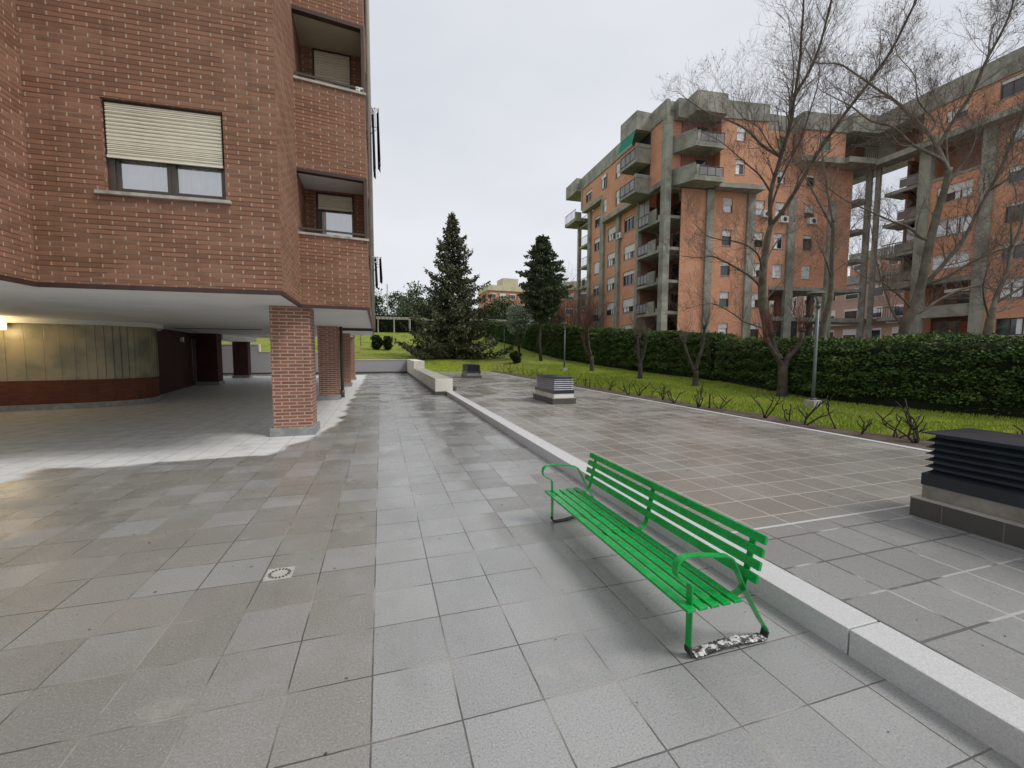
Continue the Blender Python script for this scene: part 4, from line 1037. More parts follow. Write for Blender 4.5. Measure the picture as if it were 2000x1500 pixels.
far_block('small distant flat-roofed block seen left of the upright conifer', Fr((27.5, 110), (38.5, 110.5), -1), 11, 2, 19.6, 'farwall', 3, 4, top=(4, 8.4, 2.0), topmat='farcream')
far_block('distant cream and salmon block seen between the upright conifer and the orange block', Fr((33.2, 82), (46, 68), -1), 19, 2, 15.9, 'farwall', 2, 6, topmat='farcream', band=1.6)
far_block('distant pink block glimpsed through the open gap of the orange block', Fr((74, 70), (74, 38), -1), 32, 0, 14.5, 'farpink', 4, 9, topmat='fargrey', dep=12, fl=3.3, wz=1.7)
far_block('distant orange slab high behind the two bare concrete pillars', Fr((90, 62), (90, 50), -1), 12, 0, 21.5, 'farwall', 5, 4)

# ------------------------------------------------------------------ foliage helpers
def cards(mb, c, r, n, size, rg, flat=1., up=.0, elong=1.6, core=0.):
    """n small leaf faces through an ellipsoid of centre c and radii r, denser outside, clumped"""
    for _ in range(n):
        while True:
            v = Vector((rg.gauss(0, 1), rg.gauss(0, 1), rg.gauss(0, 1)))
            if v.length > 1e-3: break
        v.normalize(); q = (core+(1-core)*rg.random()**.45)
        p = Vector((c[0]+v.x*r[0]*q, c[1]+v.y*r[1]*q, c[2]+v.z*r[2]*q))
        leaf(mb, p, v+Vector((0, 0, up)), size*rg.uniform(.6, 1.4), elong, rg)
def leaf(mb, p, d, s_, elong, rg, jit=.7):
    d = (d+Vector((rg.gauss(0, jit), rg.gauss(0, jit), rg.gauss(0, jit))))
    d = d.normalized() if d.length > 1e-4 else Vector((0, 0, 1))
    w = d.cross(Vector((rg.gauss(0, 1), rg.gauss(0, 1), rg.gauss(0, 1))))
    w = w.normalized() if w.length > 1e-4 else d.orthogonal().normalized()
    a = p-w*s_*.5; b = p+d*s_*elong*.55-w*s_*.12; c = p+d*s_*elong*.6+w*s_*.2; e = p+w*s_*.45
    mb.quad(a, b, c, e)
def blobby(mb, c, r, nb, br, per, size, rg, elong=1.6, up=0.):
    """crown made of nb clumps"""
    for _ in range(nb):
        v = Vector((rg.gauss(0, 1), rg.gauss(0, 1), rg.gauss(0, 1))).normalized(); q = rg.random()**.4*.86
        cc = (c[0]+v.x*r[0]*q, c[1]+v.y*r[1]*q, c[2]+v.z*r[2]*q); b = br*rg.uniform(.6, 1.3)
        cards(mb, cc, (b, b, b*.75), per, size, rg, elong=elong, up=up)

# ------------------------------------------------------------------ hedges
rh = random.Random(11)
hp = [(15.6, -4), (15.0, 2), (14.5, 5.9), (13.9, 8.2), (14.0, 10.5), (14.9, 13.2), (16.0, 16.0), (16.9, 19.2), (16.9, 25.2), (17.2, 31.9), (17.5, 38.9), (17.9, 45.0), (18.3, 54.2), (17.3, 60), (16, 68)]
def hpos(s_):
    acc = 0
    for a, b in zip(hp, hp[1:]):
        L = math.hypot(b[0]-a[0], b[1]-a[1])
        if s_ <= acc+L: f = (s_-acc)/L; return Vector((a[0]+(b[0]-a[0])*f, a[1]+(b[1]-a[1])*f)), Vector((b[0]-a[0], b[1]-a[1])).normalized()
        acc += L
    return Vector(hp[-1]), Vector((0, 1))
HL = sum(math.hypot(b[0]-a[0], b[1]-a[1]) for a, b in zip(hp, hp[1:]))
def hh_(y): return interp(y, [-4, 3, 6, 11, 16, 19, 25, 32, 39, 45, 54, 60, 68], [2.05, 2.05, 2.0, 2.0, 2.1, 2.45, 2.75, 3.0, 3.3, 3.4, 3.1, 2.8, 2.6])
def hedge(s0, s1, label):
    t = thing('hedge', label, 'hedge', 'clipped evergreen hedges along the lawn')
    core = MB(); lf = MB(); s_ = s0; pv = None
    while s_ < s1:
        p, d = hpos(s_); n = Vector((-d.y, d.x)); z = lawn(p.x, p.y); H = hh_(p.y)
        sec = [(p+n*-.05, z-.1), (p+n*-.02, z+H-.35), (p-n*.3, z+H-.15), (p-n*1.3, z+H-.2), (p-n*1.5, z-.1)]
        if pv:
            for k in range(4): core.quad((*pv[k][0], pv[k][1]), (*sec[k][0], sec[k][1]), (*sec[k+1][0], sec[k+1][1]), (*pv[k+1][0], pv[k+1][1]))
        pv = sec; s_ += .5
    # end caps
    for e in (s0, min(s1, s_)-.01):
        p, d = hpos(e); n = Vector((-d.y, d.x)); z = lawn(p.x, p.y); H = hh_(p.y)
        core.ngon([(*(p+n*-.05), z-.1), (*(p-n*.02), z+H-.35), (*(p-n*1.3), z+H-.2), (*(p-n*1.5), z-.1)])
        for _ in range(1500):
            q = p-n*rh.uniform(0, 1.4); leaf(lf, Vector((*q, z+rh.uniform(.1, H)))+Vector((rh.gauss(0, .12), rh.gauss(0, .12), 0)), Vector((d.x, d.y, .2)), rh.uniform(.05, .12), 1.8, rh)
    core.build('hedge_core', M['hedgecore'], t)
    # spray clusters: front face and top
    L = s1-s0
    ncl = int(L*300)
    for _ in range(ncl):
        s_ = s0+rh.random()*L; p, d = hpos(s_); n = Vector((-d.y, d.x)); z = lawn(p.x, p.y); H = hh_(p.y)
        far = p.length; sz = .034+.0011*far
        if rh.random() < .72:
            h_ = H*(1-rh.random()**.8*.99); sag = .16*math.sin(s_*.9)+.10*math.sin(s_*2.3+h_*3)
            off = .06+sag*.5+.09*math.sin(h_*13+s_*.7+math.sin(s_*2.9))+rh.gauss(0, .06)-.25*max(0, (h_/H)-.86)/.14
            if h_ < .3: off -= .25
            c = Vector((*(p+n*off), z+h_)); dirv = Vector((n.x, n.y, .25))
        else:
            c = Vector((*(p-n*rh.uniform(-.05, 1.4)), z+H-.12+.06*math.sin(s_*1.7)+rh.gauss(0, .05))); dirv = Vector((n.x*.3, n.y*.3, 1))
        k = 11; tl = d*rh.uniform(.10, .26)
        for i in range(k):
            q = c+Vector((tl.x, tl.y, 0))*rh.uniform(-1, 1)+Vector((0, 0, rh.gauss(0, .035)))+dirv*rh.uniform(0, .07)
            leaf(lf, q, dirv*.9+Vector((d.x, d.y, 0))*rh.gauss(0, .9)+Vector((0, 0, -.35)), sz*rh.uniform(.6, 1.4), 2.1, rh, .38)
    lf.build('hedge_leaves', M['hedge'], t)
    p, d = hpos((s0+s1)/2); place(t, p.x, p.y, lawn(p.x, p.y))
# arc length where y = 17.2..18.2 leaves a gap
gap = sum(math.hypot(b[0]-a[0], b[1]-a[1]) for a, b in zip(hp[:7], hp[1:7]))
hedge(0, gap+1.2, 'long clipped dark green hedge on the right running behind the nearest lamp post')
hedge(gap+2.1, HL, 'taller clipped dark hedge running up the slope on the far side of the gap')

# ------------------------------------------------------------------ lamp posts
def lamp(x, y, label, hgt=3.25, rot=.0):
    z = lawn(x, y); t = thing('street_lamp', label, 'street lamp', 'grey lamp posts on the lawn')
    mb = MB(); mb.hexa([(x-.17, y-.17, z-.1), (x+.17, y-.17, z-.1), (x+.17, y+.17, z-.1), (x-.17, y+.17, z-.1), (x-.15, y-.15, z+.20), (x+.15, y-.15, z+.20), (x+.15, y+.15, z+.20), (x-.15, y+.15, z+.20)]); mb.build('concrete_base', M['conc2'], t, bevel=.008)
    mb = MB(); mb.tube([(x, y, z+.2), (x, y, z+.26)], .085, 12); mb.tube([(x, y, z+.26), (x, y, z+.8), (x, y, z+2.85)], [.05, .046, .038], 12); mb.tube([(x, y, z+2.85), (x, y, z+2.95)], .06, 12); mb.build('pole', M['steel'], t)
    c, s_ = math.cos(rot), math.sin(rot)
    def L(a, h): return (x+a*c, y+a*s_, z+h)
    mb = MB(); mb.tube([L(0, 2.94), L(-.02, 3.05), L(-.07, 3.14), L(-.16, hgt-.02)], [.04, .034, .03, .026], 8); mb.build('curved_arm', M['steel'], t)
    mb = MB(); n = 20
    top = []
    for k in range(n):
        a = 2*math.pi*k/n; top.append((-.08+.25*math.cos(a), .13*math.sin(a)))
    for zz, sc in ((hgt, 1.), (hgt+.035, .9)): pass
    P = [(x+a*c-b*s_, y+a*s_+b*c, z+hgt+.035*(a+.35)) for a, b in top]; P2 = [(x+.95*a*c-.9*b*s_, y+.95*a*s_+.9*b*c, z+hgt+.045+.035*(a+.35)) for a, b in top]
    mb.ngon(list(reversed(P))); mb.ngon(P2)
    for k in range(n): mb.quad(P[k], P[(k+1) % n], P2[(k+1) % n], P2[k])
    mb.build('lamp_head', M['steel'], t)
    place(t, x, y, z)
lamp(11.96, 9.05, 'nearest grey lamp post on a square concrete base beside the hedge', rot=-.35)
lamp(12.16, 26.9, 'grey lamp post in the middle of the lawn above the striped vent box', rot=-.2)
lamp(14.38, 49.5, 'small grey lamp post up the slope beside the silvery tree', rot=-.2)
lamp(-2.2, 52.8, 'distant grey lamp post whose base shows below the edge of the brick block', rot=0)

# ------------------------------------------------------------------ bare trees
def spray(mb, p, d, L, r, lev, rg, up=.35, nb=3, seeds=None):
    """recursive thin branch"""
    n = 4 if lev > 1 else 3; pts = [p]; dd = d.normalized(); q = p
    for i in range(n):
        dd = (dd+Vector((rg.gauss(0, .16), rg.gauss(0, .16), rg.gauss(0, .13)+up*.16))).normalized()
        q = q+dd*(L/n); pts.append(q)
    mb.tube(pts, [r*(1-.62*i/n) for i in range(n+1)], 4 if r > .012 else 3, cap=False, smooth=True)
    if lev > 0:
        for k in range(nb):
            i = rg.uniform(.25, 1.)*n; j = min(n-1, int(i)); f = i-j
            b = pts[j].lerp(pts[j+1], min(1, f)); a = rg.uniform(.45, 1.0)
            ax = dd.orthogonal().normalized(); ax.rotate(__import__('mathutils').Quaternion(dd, rg.random()*6.283))
            nd = (dd*math.cos(a)+ax*math.sin(a)+Vector((0, 0, up*.5))).normalized()
            spray(mb, b, nd, L*rg.uniform(.48, .80), max(.0036, r*.52), lev-1, rg, up, nb, seeds)
    elif seeds is not None and rg.random() < .035:
        e = pts[-1]-Vector((0, 0, .06)); s_ = .022
        seeds.append(e)
def limb_tree(name, label, base, k, x0, y0, trunk, limbs, seed, r0, bark='barkl', lev=3, dens=1.9, ls=1.0, group=None, tl=1.5, up=.35, cat='bare tree', zadd=0.):
    rg = random.Random(seed); t = thing(name, label, cat, group)
    bx, by = base; z0 = zadd
    def P(pt, dep): 
        a = (pt[0]-x0)*k; h_ = (y0-pt[1])*k
        return Vector((bx, by, z0))+Vector((rgt.x, rgt.y, 0))*a+Vector((0, 0, h_))+Vector((fwd.x, fwd.y, 0)).normalized()*dep
    tm = MB(); cm = MB(); seeds = []
    tp = [P(q, 0) for q in trunk]; tp[0] = Vector((tp[0].x, tp[0].y, -.2)); tpp = [Vector(v) for v in arcpts([tuple(v) for v in tp], 4)]
    n = len(tpp); tm.tube(tpp, [r0*(1.15-.6*i/(n-1)) if i else r0*1.35 for i in range(n)], 10)
    placed = [(v, r0*(1.15-.6*i/(len(tpp)-1))) for i, v in enumerate(tpp)]
    for li, (lr, pts) in enumerate(limbs):
        slope = rg.uniform(-.55, .55); acc = 0; W3 = []
        for i, q in enumerate(pts):
            if i: acc += math.hypot(q[0]-pts[i-1][0], q[1]-pts[i-1][1])*k
            W3.append(tuple(P(q, slope*acc+(rg.gauss(0, .05) if i else 0))))
        s0_ = Vector(W3[0]); fw_ = Vector((fwd.x, fwd.y, 0)).normalized()
        bst = min(placed, key=lambda e: ((e[0]-s0_)-fw_*(e[0]-s0_).dot(fw_)).length)
        off_ = fw_*(bst[0]-s0_).dot(fw_); W3 = [tuple(Vector(v)+off_) for v in W3]; W3[0] = tuple(bst[0])
        W3 = [Vector(v) for v in arcpts(W3, 4)]; n = len(W3)
        lr = min(lr*ls, bst[1]*.88); placed += [(v, lr*(1-.82*i/(n-1))) for i, v in enumerate(W3)]; tm.tube(W3, [lr*(1-.82*i/(n-1)) for i in range(n)], 7)
        L = sum((b-a).length for a, b in zip(W3, W3[1:])); m = int(L*dens*1.6)+2
        for j in range(m):
            f = (.12+.88*(j+rg.random())/m)*(n-1); i = min(n-2, int(f)); b = W3[i].lerp(W3[i+1], f-i); dd = (W3[i+1]-W3[i]).normalized()
            ax = dd.orthogonal().normalized(); ax.rotate(__import__('mathutils').Quaternion(dd, rg.random()*6.283)); a = rg.uniform(.5, 1.15)
            nd = (dd*math.cos(a)+ax*math.sin(a)+Vector((0, 0, up))).normalized(); fr_ = f/(n-1)
            spray(cm, b, nd, tl*rg.uniform(.6, 1.25)*(1.15-.45*fr_), max(.007, lr*.24*(1.1-.7*fr_)), lev-1, rg, up, 3, seeds)
        spray(cm, W3[-1], (W3[-1]-W3[-2]), tl*.8, max(.006, lr*.18), lev-1, rg, up, 4, seeds)
    for e in seeds:
        s_ = .014; cm.hexa([(e.x-s_, e.y-s_, e.z-s_), (e.x+s_, e.y-s_, e.z-s_), (e.x+s_, e.y+s_, e.z-s_), (e.x-s_, e.y+s_, e.z-s_), (e.x-s_, e.y-s_, e.z+s_), (e.x+s_, e.y-s_, e.z+s_), (e.x+s_, e.y+s_, e.z+s_), (e.x-s_, e.y+s_, e.z+s_)])
    tm.build('trunk', M[bark], t); cm.build('crown', M['twig'], t)
    place(t, bx, by, 0); return t
GT = 'tall bare plane trees behind the hedge'
kA = 21.6/824.5
LS = 1.0
limb_tree('plane_tree', 'tall bare plane tree with an upright trunk in front of the orange facade', (19.0, 16.7), kA, 1508, 690,
  [(1516, 715), (1500, 645), (1488, 595), (1485, 540), (1490, 480), (1497, 442)],
  [(.14, [(1495, 450), (1480, 395), (1482, 341), (1486, 290), (1483, 256), (1497, 222), (1502, 187), (1503, 133), (1510, 80), (1517, 22)]),
   (.09, [(1483, 341), (1460, 315), (1439, 277), (1412, 253), (1380, 227), (1353, 203), (1333, 172)]),
   (.09, [(1483, 258), (1471, 213), (1463, 187), (1447, 149), (1425, 112), (1417, 75), (1430, 40)]),
   (.08, [(1485, 300), (1500, 250), (1519, 200), (1530, 150), (1545, 90), (1550, 30)]),
   (.13, [(1496, 450), (1513, 415), (1528, 370), (1545, 325), (1561, 288), (1582, 250), (1598, 215), (1607, 171), (1612, 139), (1628, 105), (1644, 60)]),
   (.07, [(1561, 288), (1590, 255), (1622, 215), (1650, 187), (1684, 149)]),
   (.07, [(1497, 425), (1493, 387), (1503, 350), (1519, 307), (1524, 267), (1532, 219), (1520, 175), (1535, 120)]),
   (.09, [(1484, 562), (1464, 548), (1423, 527), (1376, 512), (1353, 515), (1316, 514)]),
   (.07, [(1486, 540), (1466, 511), (1441, 495), (1400, 490), (1373, 492), (1338, 487), (1312, 472)]),
   (.06, [(1480, 397), (1449, 373), (1420, 360), (1388, 344), (1353, 331), (1310, 323)]),
   (.05, [(1483, 341), (1455, 330), (1430, 300), (1395, 290), (1360, 262)]),
   (.06, [(1468, 652), (1450, 630), (1429, 618), (1388, 600), (1359, 600), (1318, 612)]),
   (.06, [(1490, 520), (1515, 480), (1545, 455), (1580, 440), (1610, 410)]),
   (.05, [(1492, 600), (1520, 560), (1550, 530), (1585, 500)])], 21, .23, group=GT, zadd=1.72, dens=2.7, lev=4, ls=.78)
kB = 15.2/824.5
limb_tree('plane_tree', 'largest bare plane tree with heavy spreading dark limbs at the right', (18.0, 10.35), kB, 1762, 680,
  [(1755, 705), (1757, 660), (1766, 617), (1783, 565), (1793, 490), (1803, 430), (1815, 380), (1821, 340)],
  [(.16, [(1820, 345), (1823, 290), (1821, 253), (1808, 213), (1792, 171), (1771, 128), (1744, 80), (1717, 51), (1683, 29), (1672, -20)]),
   (.13, [(1822, 290), (1835, 250), (1848, 208), (1856, 160), (1861, 120), (1863, 88), (1856, 40), (1866, -10)]),
   (.08, [(1856, 152), (1876, 122), (1893, 99), (1920, 61), (1957, 20), (1975, -15)]),
   (.10, [(1816, 350), (1806, 322), (1771, 288), (1733, 253), (1701, 232), (1669, 203), (1645, 184), (1612, 165)]),
   (.06, [(1822, 350), (1845, 301), (1861, 253), (1883, 200), (1899, 149), (1909, 107), (1930, 60)]),
   (.07, [(1820, 375), (1861, 336), (1893, 301), (1928, 258), (1950, 215)]),
   (.125, [(1782, 570), (1800, 550), (1827, 510), (1856, 473), (1877, 430), (1899, 382), (1912, 345), (1925, 310), (1941, 262), (1958, 215), (1971, 173), (1976, 120), (1979, 53), (1996, 0)]),
   (.09, [(1798, 560), (1820, 545), (1856, 515), (1893, 499), (1947, 483), (2010, 458)]),
   (.10, [(1770, 622), (1790, 608), (1827, 585), (1867, 566), (1907, 558), (1940, 563), (2010, 557)]),
   (.09, [(1797, 482), (1780, 468), (1760, 449), (1733, 435), (1680, 409), (1640, 385), (1600, 352)]),
   (.07, [(1766, 610), (1750, 588), (1728, 569), (1701, 555), (1667, 547), (1622, 524)]),
   (.07, [(1901, 380), (1936, 349), (1973, 312), (2015, 285)]),
   (.06, [(1925, 300), (1955, 285), (1985, 255), (2020, 235)]),
   (.06, [(1821, 253), (1845, 225), (1830, 170), (1835, 110), (1820, 50), (1828, 0)]),
   (.05, [(1771, 288), (1740, 290), (1700, 270), (1660, 275), (1625, 262)]),
   (.07, [(1760, 650), (1752, 610), (1745, 560), (1752, 500), (1765, 440), (1770, 380)]),
   (.05, [(1792, 171), (1770, 150), (1735, 150), (1700, 120), (1670, 115)])], 22, .155, group=GT, zadd=1.9, dens=3.3, tl=1.15, lev=4, ls=.60)
kC = 24.5/824.5
limb_tree('plane_tree', 'slender pale bare tree between the two big plane trees', (21.0, 15.6), kC, 1605, 665,
  [(1603, 690), (1606, 640), (1615, 590), (1614, 530), (1613, 470)],
  [(.09, [(1613, 470), (1622, 420), (1626, 370), (1640, 310), (1652, 260)]), (.07, [(1613, 480), (1600, 430), (1590, 380), (1575, 340)]), (.06, [(1615, 530), (1632, 505), (1655, 480), (1685, 450)]), (.05, [(1614, 560), (1590, 530), (1568, 510)])], 23, .15, group=GT, zadd=2.3, dens=2.0, lev=4)
kD = 13.6/824.5
limb_tree('plane_tree', 'leaning bare tree rising behind the hedge at the far right', (17.6, 8.0), kD, 1890, 665,
  [(1882, 700), (1888, 640), (1895, 595)],
  [(.15, [(1893, 600), (1907, 575), (1933, 531), (1957, 483), (1981, 440), (2005, 380), (2030, 300)]), (.06, [(1900, 590), (1940, 560), (1975, 530), (2015, 490)]), (.05, [(1892, 620), (1870, 590), (1850, 560), (1840, 520)]), (.05, [(1895, 610), (1930, 600), (1970, 580), (2010, 575)]), (.05, [(1957, 483), (1950, 440), (1960, 390), (1950, 330)])], 24, .13, group=GT, zadd=2.0, dens=2.4, tl=1.1, lev=4, ls=.75)
# pollarded trees on the lawn
def pollard(x, y, label, forks, seed, tr, hgt, shoots=26, sl=1.2, red=True):
    z = lawn(x, y); rg = random.Random(seed); t = thing('pollarded_tree', label, 'bare tree', 'pollarded trees in a row on the lawn')
    tm = MB(); cm = MB(); R2 = Vector((rgt.x, rgt.y, 0)); B0 = Vector((x, y, z))
    def T(a, h_, dp=0): return B0+R2*a+Vector((0, 0, h_))+Vector((0, 1, 0))*dp
    tm.tube([T(0, -.15), T(0, .12), T(.01, .5), T(-.02, hgt)], [tr*1.5, tr*1.15, tr*1.0, tr*.95], 10)
    for pts in forks:
        W3 = [T(a, h_, dp) for a, h_, dp in pts]; W3 = [Vector(v) for v in arcpts([tuple(v) for v in W3], 4)]; n = len(W3)
        tm.tube(W3, [tr*.72*(1-.45*i/(n-1)) for i in range(n)], 8)
        e = W3[-1]; tm.tube([e-Vector((0, 0, .08)), e, e+Vector((0, 0, .10))], [tr*.5, tr*.75, tr*.35], 8)
        for k in range(shoots):
            a = rg.random()*6.283; sp_ = rg.uniform(.05, .5)
            spray(cm, e+Vector((math.cos(a)*.07, math.sin(a)*.07, rg.uniform(-.05, .1))), Vector((math.cos(a)*sp_, math.sin(a)*sp_, 1)), sl*rg.uniform(.5, 1.1), .010, 1 if k % 2 else 0, rg, .6, 2)
        for k in range(5):
            f = rg.uniform(.2, .9)*(n-1); b = W3[int(f)]; a = rg.random()*6.283
            spray(cm, b, Vector((math.cos(a), math.sin(a), .7)), sl*.5*rg.uniform(.4, 1.), .009, 1, rg, .5, 3)
    tm.build('trunk', M['bark'], t); cm.build('crown', M['twigr' if red else 'twig'], t); place(t, x, y, z)
pollard(13.55, 11.38, 'nearest pollarded tree, thick dark forked trunk with red shoots left of the lamp post', [[(-.02, 1.05, 0), (-.18, 1.35, .05), (-.36, 1.62, .05), (-.55, 2.0, .1)], [(.02, 1.05, 0), (.16, 1.4, 0), (.35, 1.62, -.05), (.45, 1.95, -.1), (.50, 2.35, -.1)], [(-.1, 1.3, 0), (-.12, 1.7, .25), (-.10, 2.2, .4)]], 31, .155, 1.1)
pollard(13.26, 15.37, 'pollarded tree with a leaning forked trunk in front of the hedge gap', [[(0, .7, 0), (.10, 1.2, 0), (.25, 1.7, 0), (.30, 2.35, .0), (.32, 2.6, 0)], [(0, .6, 0), (-.22, 1.0, 0), (-.42, 1.5, 0), (-.5, 1.95, .1)]], 32, .12, .7, red=False)
pollard(13.47, 19.86, 'pollarded tree with a wide twiggy head, second of the row from the far end', [[(0, .8, 0), (-.12, 1.3, 0), (-.16, 1.9, 0), (-.22, 2.4, 0)], [(0, .8, 0), (.12, 1.2, 0), (.24, 1.7, 0), (.30, 2.3, 0)], [(0, .9, 0), (0, 1.5, .3), (.05, 2.2, .3)]], 33, .12, .85, red=False)
pollard(13.53, 25.5, 'farthest pollarded tree of the row with tall upright shoots', [[(-.02, 1.0, 0), (-.2, 1.6, 0), (-.28, 2.3, 0), (-.3, 2.9, 0)], [(-.02, 1.0, 0), (-.36, 1.45, .1), (-.5, 2.0, .1), (-.48, 2.6, .1)]], 34, .13, 1.0, sl=2.0)

# ------------------------------------------------------------------ conifers
def conifer(name, label, x, y, H, base_r, seed, mat, nb=230, tr=.22, prof=None, z_lo=.10, droop=.22, csize=.20, lean=0., dens=7.5):
    z = lawn(x, y); rg = random.Random(seed); t = thing(name, label, 'conifer tree')
    tm = MB(); lf = MB()
    tm.tube([(x, y, z-.2), (x+lean*.2, y, z+H*.15), (x, y, z+H*.5), (x, y, z+H*.96)], [tr*1.3, tr, tr*.6, .02], 9)
    for i in range(nb):
        f = z_lo+(1-z_lo)*((i+rg.random())/nb)**1.15; h_ = f*H
        L = base_r*(prof(f) if prof else (1-f))*(rg.uniform(.55, 1.05) if rg.random() < .72 else rg.uniform(1.05, 1.32))+.15; a = i*2.399+rg.gauss(0, .3)
        d = Vector((math.cos(a), math.sin(a), 0)); n = 6; pts = []
        for k in range(n+1):
            q = k/n; pts.append(Vector((x, y, z+h_))+d*(L*q)+Vector((0, 0, -droop*L*math.sin(q*2.3)+.16*L*q*q)))
        tm.tube(pts, [.035*(1-.8*k/n)*(.4+L/base_r) for k in range(n+1)], 3, cap=False)
        m = int(L*dens)+3
        for k in range(m):
            q = .12+.88*((k+rg.random())/m); j = min(n-1, int(q*n)); p = pts[j].lerp(pts[j+1], q*n-j)
            side = Vector((-d.y, d.x, 0)); w = (1-q)*.28*L+.12
            for c_ in range(5):
                pp = p+side*rg.uniform(-w, w)+Vector((0, 0, rg.uniform(-.32, .05)*(1 if droop > .1 else .5)))
                leaf(lf, pp, d*.7+Vector((0, 0, -.5 if droop > .1 else .5)), csize*rg.uniform(.6, 1.3), 1.9, rg, .55)
        leaf(lf, pts[-1], d+Vector((0, 0, .4)), csize*.7, 2.6, rg, .2)
    tm.build('trunk', M['bark'], t); lf.build('crown', M[mat], t); place(t, x, y, z)
conifer('spruce_tree', 'large dark drooping spruce in the middle of the grass bank', 6.62, 40.36, 13.6, 5.3, 41, 'spruce', nb=215, prof=lambda f: (1-f)**.86*(.72+.28*min(1, f/.14)), z_lo=.075, csize=.17, droop=.30, dens=8)
conifer('pine_tree', 'narrow upright dark pine on a bent bare trunk beside the hedge', 14.19, 36.6, 11.2, 1.95, 42, 'pine', nb=260, prof=lambda f: (.30+.9*(f-.30)/.2) if f < .5 else (1.1*(1-f)/.5)**.62, z_lo=.32, droop=-.25, csize=.17, lean=-.9, tr=.13, dens=9)

# olive like silvery tree
def leafy(name, label, x, y, trunk, crowns, seed, mat, cat='tree', group=None, size=.16, per=42, nb=40, br=.8, elong=1.8, up=.3, tr=.12, z=None):
    z = lawn(x, y) if z is None else z
    rg = random.Random(seed); t = thing(name, label, cat, group); tm = MB(); lf = MB()
    for pts in trunk: tm.tube([(x+a, y+b, z+c) for a, b, c in pts], [tr*(1-.55*i/(len(pts)-1)) for i in range(len(pts))], 7)
    for c, r in crowns: blobby(lf, (x+c[0], y+c[1], z+c[2]), r, nb, br, per, size, rg, elong, up)
    tm.build('trunk', M['bark'], t); lf.build('crown', M[mat], t); place(t, x, y, z)
leafy('olive_tree', 'silvery green round tree with spiky shoots below the upright pine', 16.1, 48.8, [[(0, 0, -.2), (-.3, 0, 1.2), (-.6, 0, 2.6)], [(0, 0, -.2), (-.05, 0, 1.3), (-.2, 0, 2.8)]], [((-.2, 0, 3.9), (1.6, 1.5, 1.8))], 51, 'olive', nb=90, br=.6, size=.13, per=44, elong=3.4, up=1.0)
# bare twigs of shoots on top of the olive are covered by the long leaves
leafy('shrub', 'left one of two dark clipped shrubs at the corner of the brick block', -.42, 51.0, [[(0, 0, -.1), (0, 0, .6)]], [((0, 0, 1.0), (.62, .6, .62)), ((0, 0, .55), (.42, .42, .5))], 52, 'bushm', 'shrub', 'dark clipped shrubs on the grass bank', size=.12, per=60, nb=40, br=.3)
leafy('shrub', 'right one of two dark clipped shrubs at the corner of the brick block', .80, 51.0, [[(0, 0, -.1), (0, 0, .6)]], [((0, 0, 1.0), (.5, .5, .6)), ((0, 0, .5), (.36, .36, .45))], 53, 'bushm', 'shrub', 'dark clipped shrubs on the grass bank', size=.12, per=60, nb=40, br=.28)
leafy('shrub', 'dark shrub shaped like an upturned cone on the lawn behind the middle vent box', 11.29, 35.3, [[(0, 0, -.1), (0, 0, .6)]], [((0, 0, .75), (.48, .42, .28)), ((.05, 0, .36), (.30, .3, .36))], 54, 'bushm', 'shrub', 'dark clipped shrubs on the grass bank', size=.10, per=60, nb=40, br=.2)
leafy('shrub', 'low dark shrub under the left side of the large spruce', 3.6, 43.5, [[(0, 0, -.1), (0, 0, .6)]], [((0, 0, .5), (.7, .6, .6))], 55, 'bushm', 'shrub', None, size=.09, per=40, nb=24, br=.3)
# background evergreens
GB = 'evergreen trees in the background'
for i, (x, y, h_, w_, mt, lab) in enumerate((
    (-2.2, 88, 9.0, 3.8, 'oak', 'dark round tree at the edge of the brick block behind the flagpole'),
    (4.6, 90, 8.6, 4.2, 'oak', 'dark spreading tree just left of the large spruce'),
    (7.9, 84, 9.6, 4.0, 'oak', 'greener rounded tree hidden partly by the left side of the spruce'),
    (6.0, 80, 6.2, 3.3, 'pine', 'mid green bushy tree in front of the dark trees left of the spruce'),
    (20.5, 82, 6.5, 3.2, 'oak', 'bright green rounded tree left of the silvery tree'),
    (24.5, 84, 8.0, 3.6, 'oak', 'green rounded tree behind the upright pine'),
    (27.0, 70, 6.4, 3.3, 'pine', 'dark tree low behind the hedge right of the upright pine'),
    (15.5, 86, 6.8, 3.0, 'pine', 'dark tree showing through the right side of the spruce'))):
    leafy('evergreen_tree', lab, x, y, [[(0, 0, -.3), (0, 0, h_*.5)]], [((0, 0, h_*.62), (w_, w_, h_*.40)), ((w_*.3, 0, h_*.40), (w_*.9, w_*.8, h_*.34))], 60+i, mt, group=GB, size=.26, per=46, nb=46, br=1.15, tr=.3)
# reddish bare shrubs behind the far hedge
for i, (x, y, h_, lab) in enumerate(((23.0, 52, 7.2, 'reddish bare bush behind the hedge below the distant cream block'), (24.2, 47, 6.8, 'twiggy bare bush at the foot of the far corner of the orange block'))):
    rg = random.Random(80+i); t = thing('bare_bush', lab, 'bush', 'bare bushes behind the hedge'); tm = MB(); z = lawn(x, y)
    for k in range(60):
        a = rg.random()*6.283; spray(tm, Vector((x+rg.gauss(0, .5), y+rg.gauss(0, .5), z)), Vector((math.cos(a)*.28, math.sin(a)*.28, 1)), h_*rg.uniform(.6, .95), .03, 2, rg, .4, 3)
    tm.build('twigs', M['twigr' if not i else 'twig'], t); place(t, x, y, z)

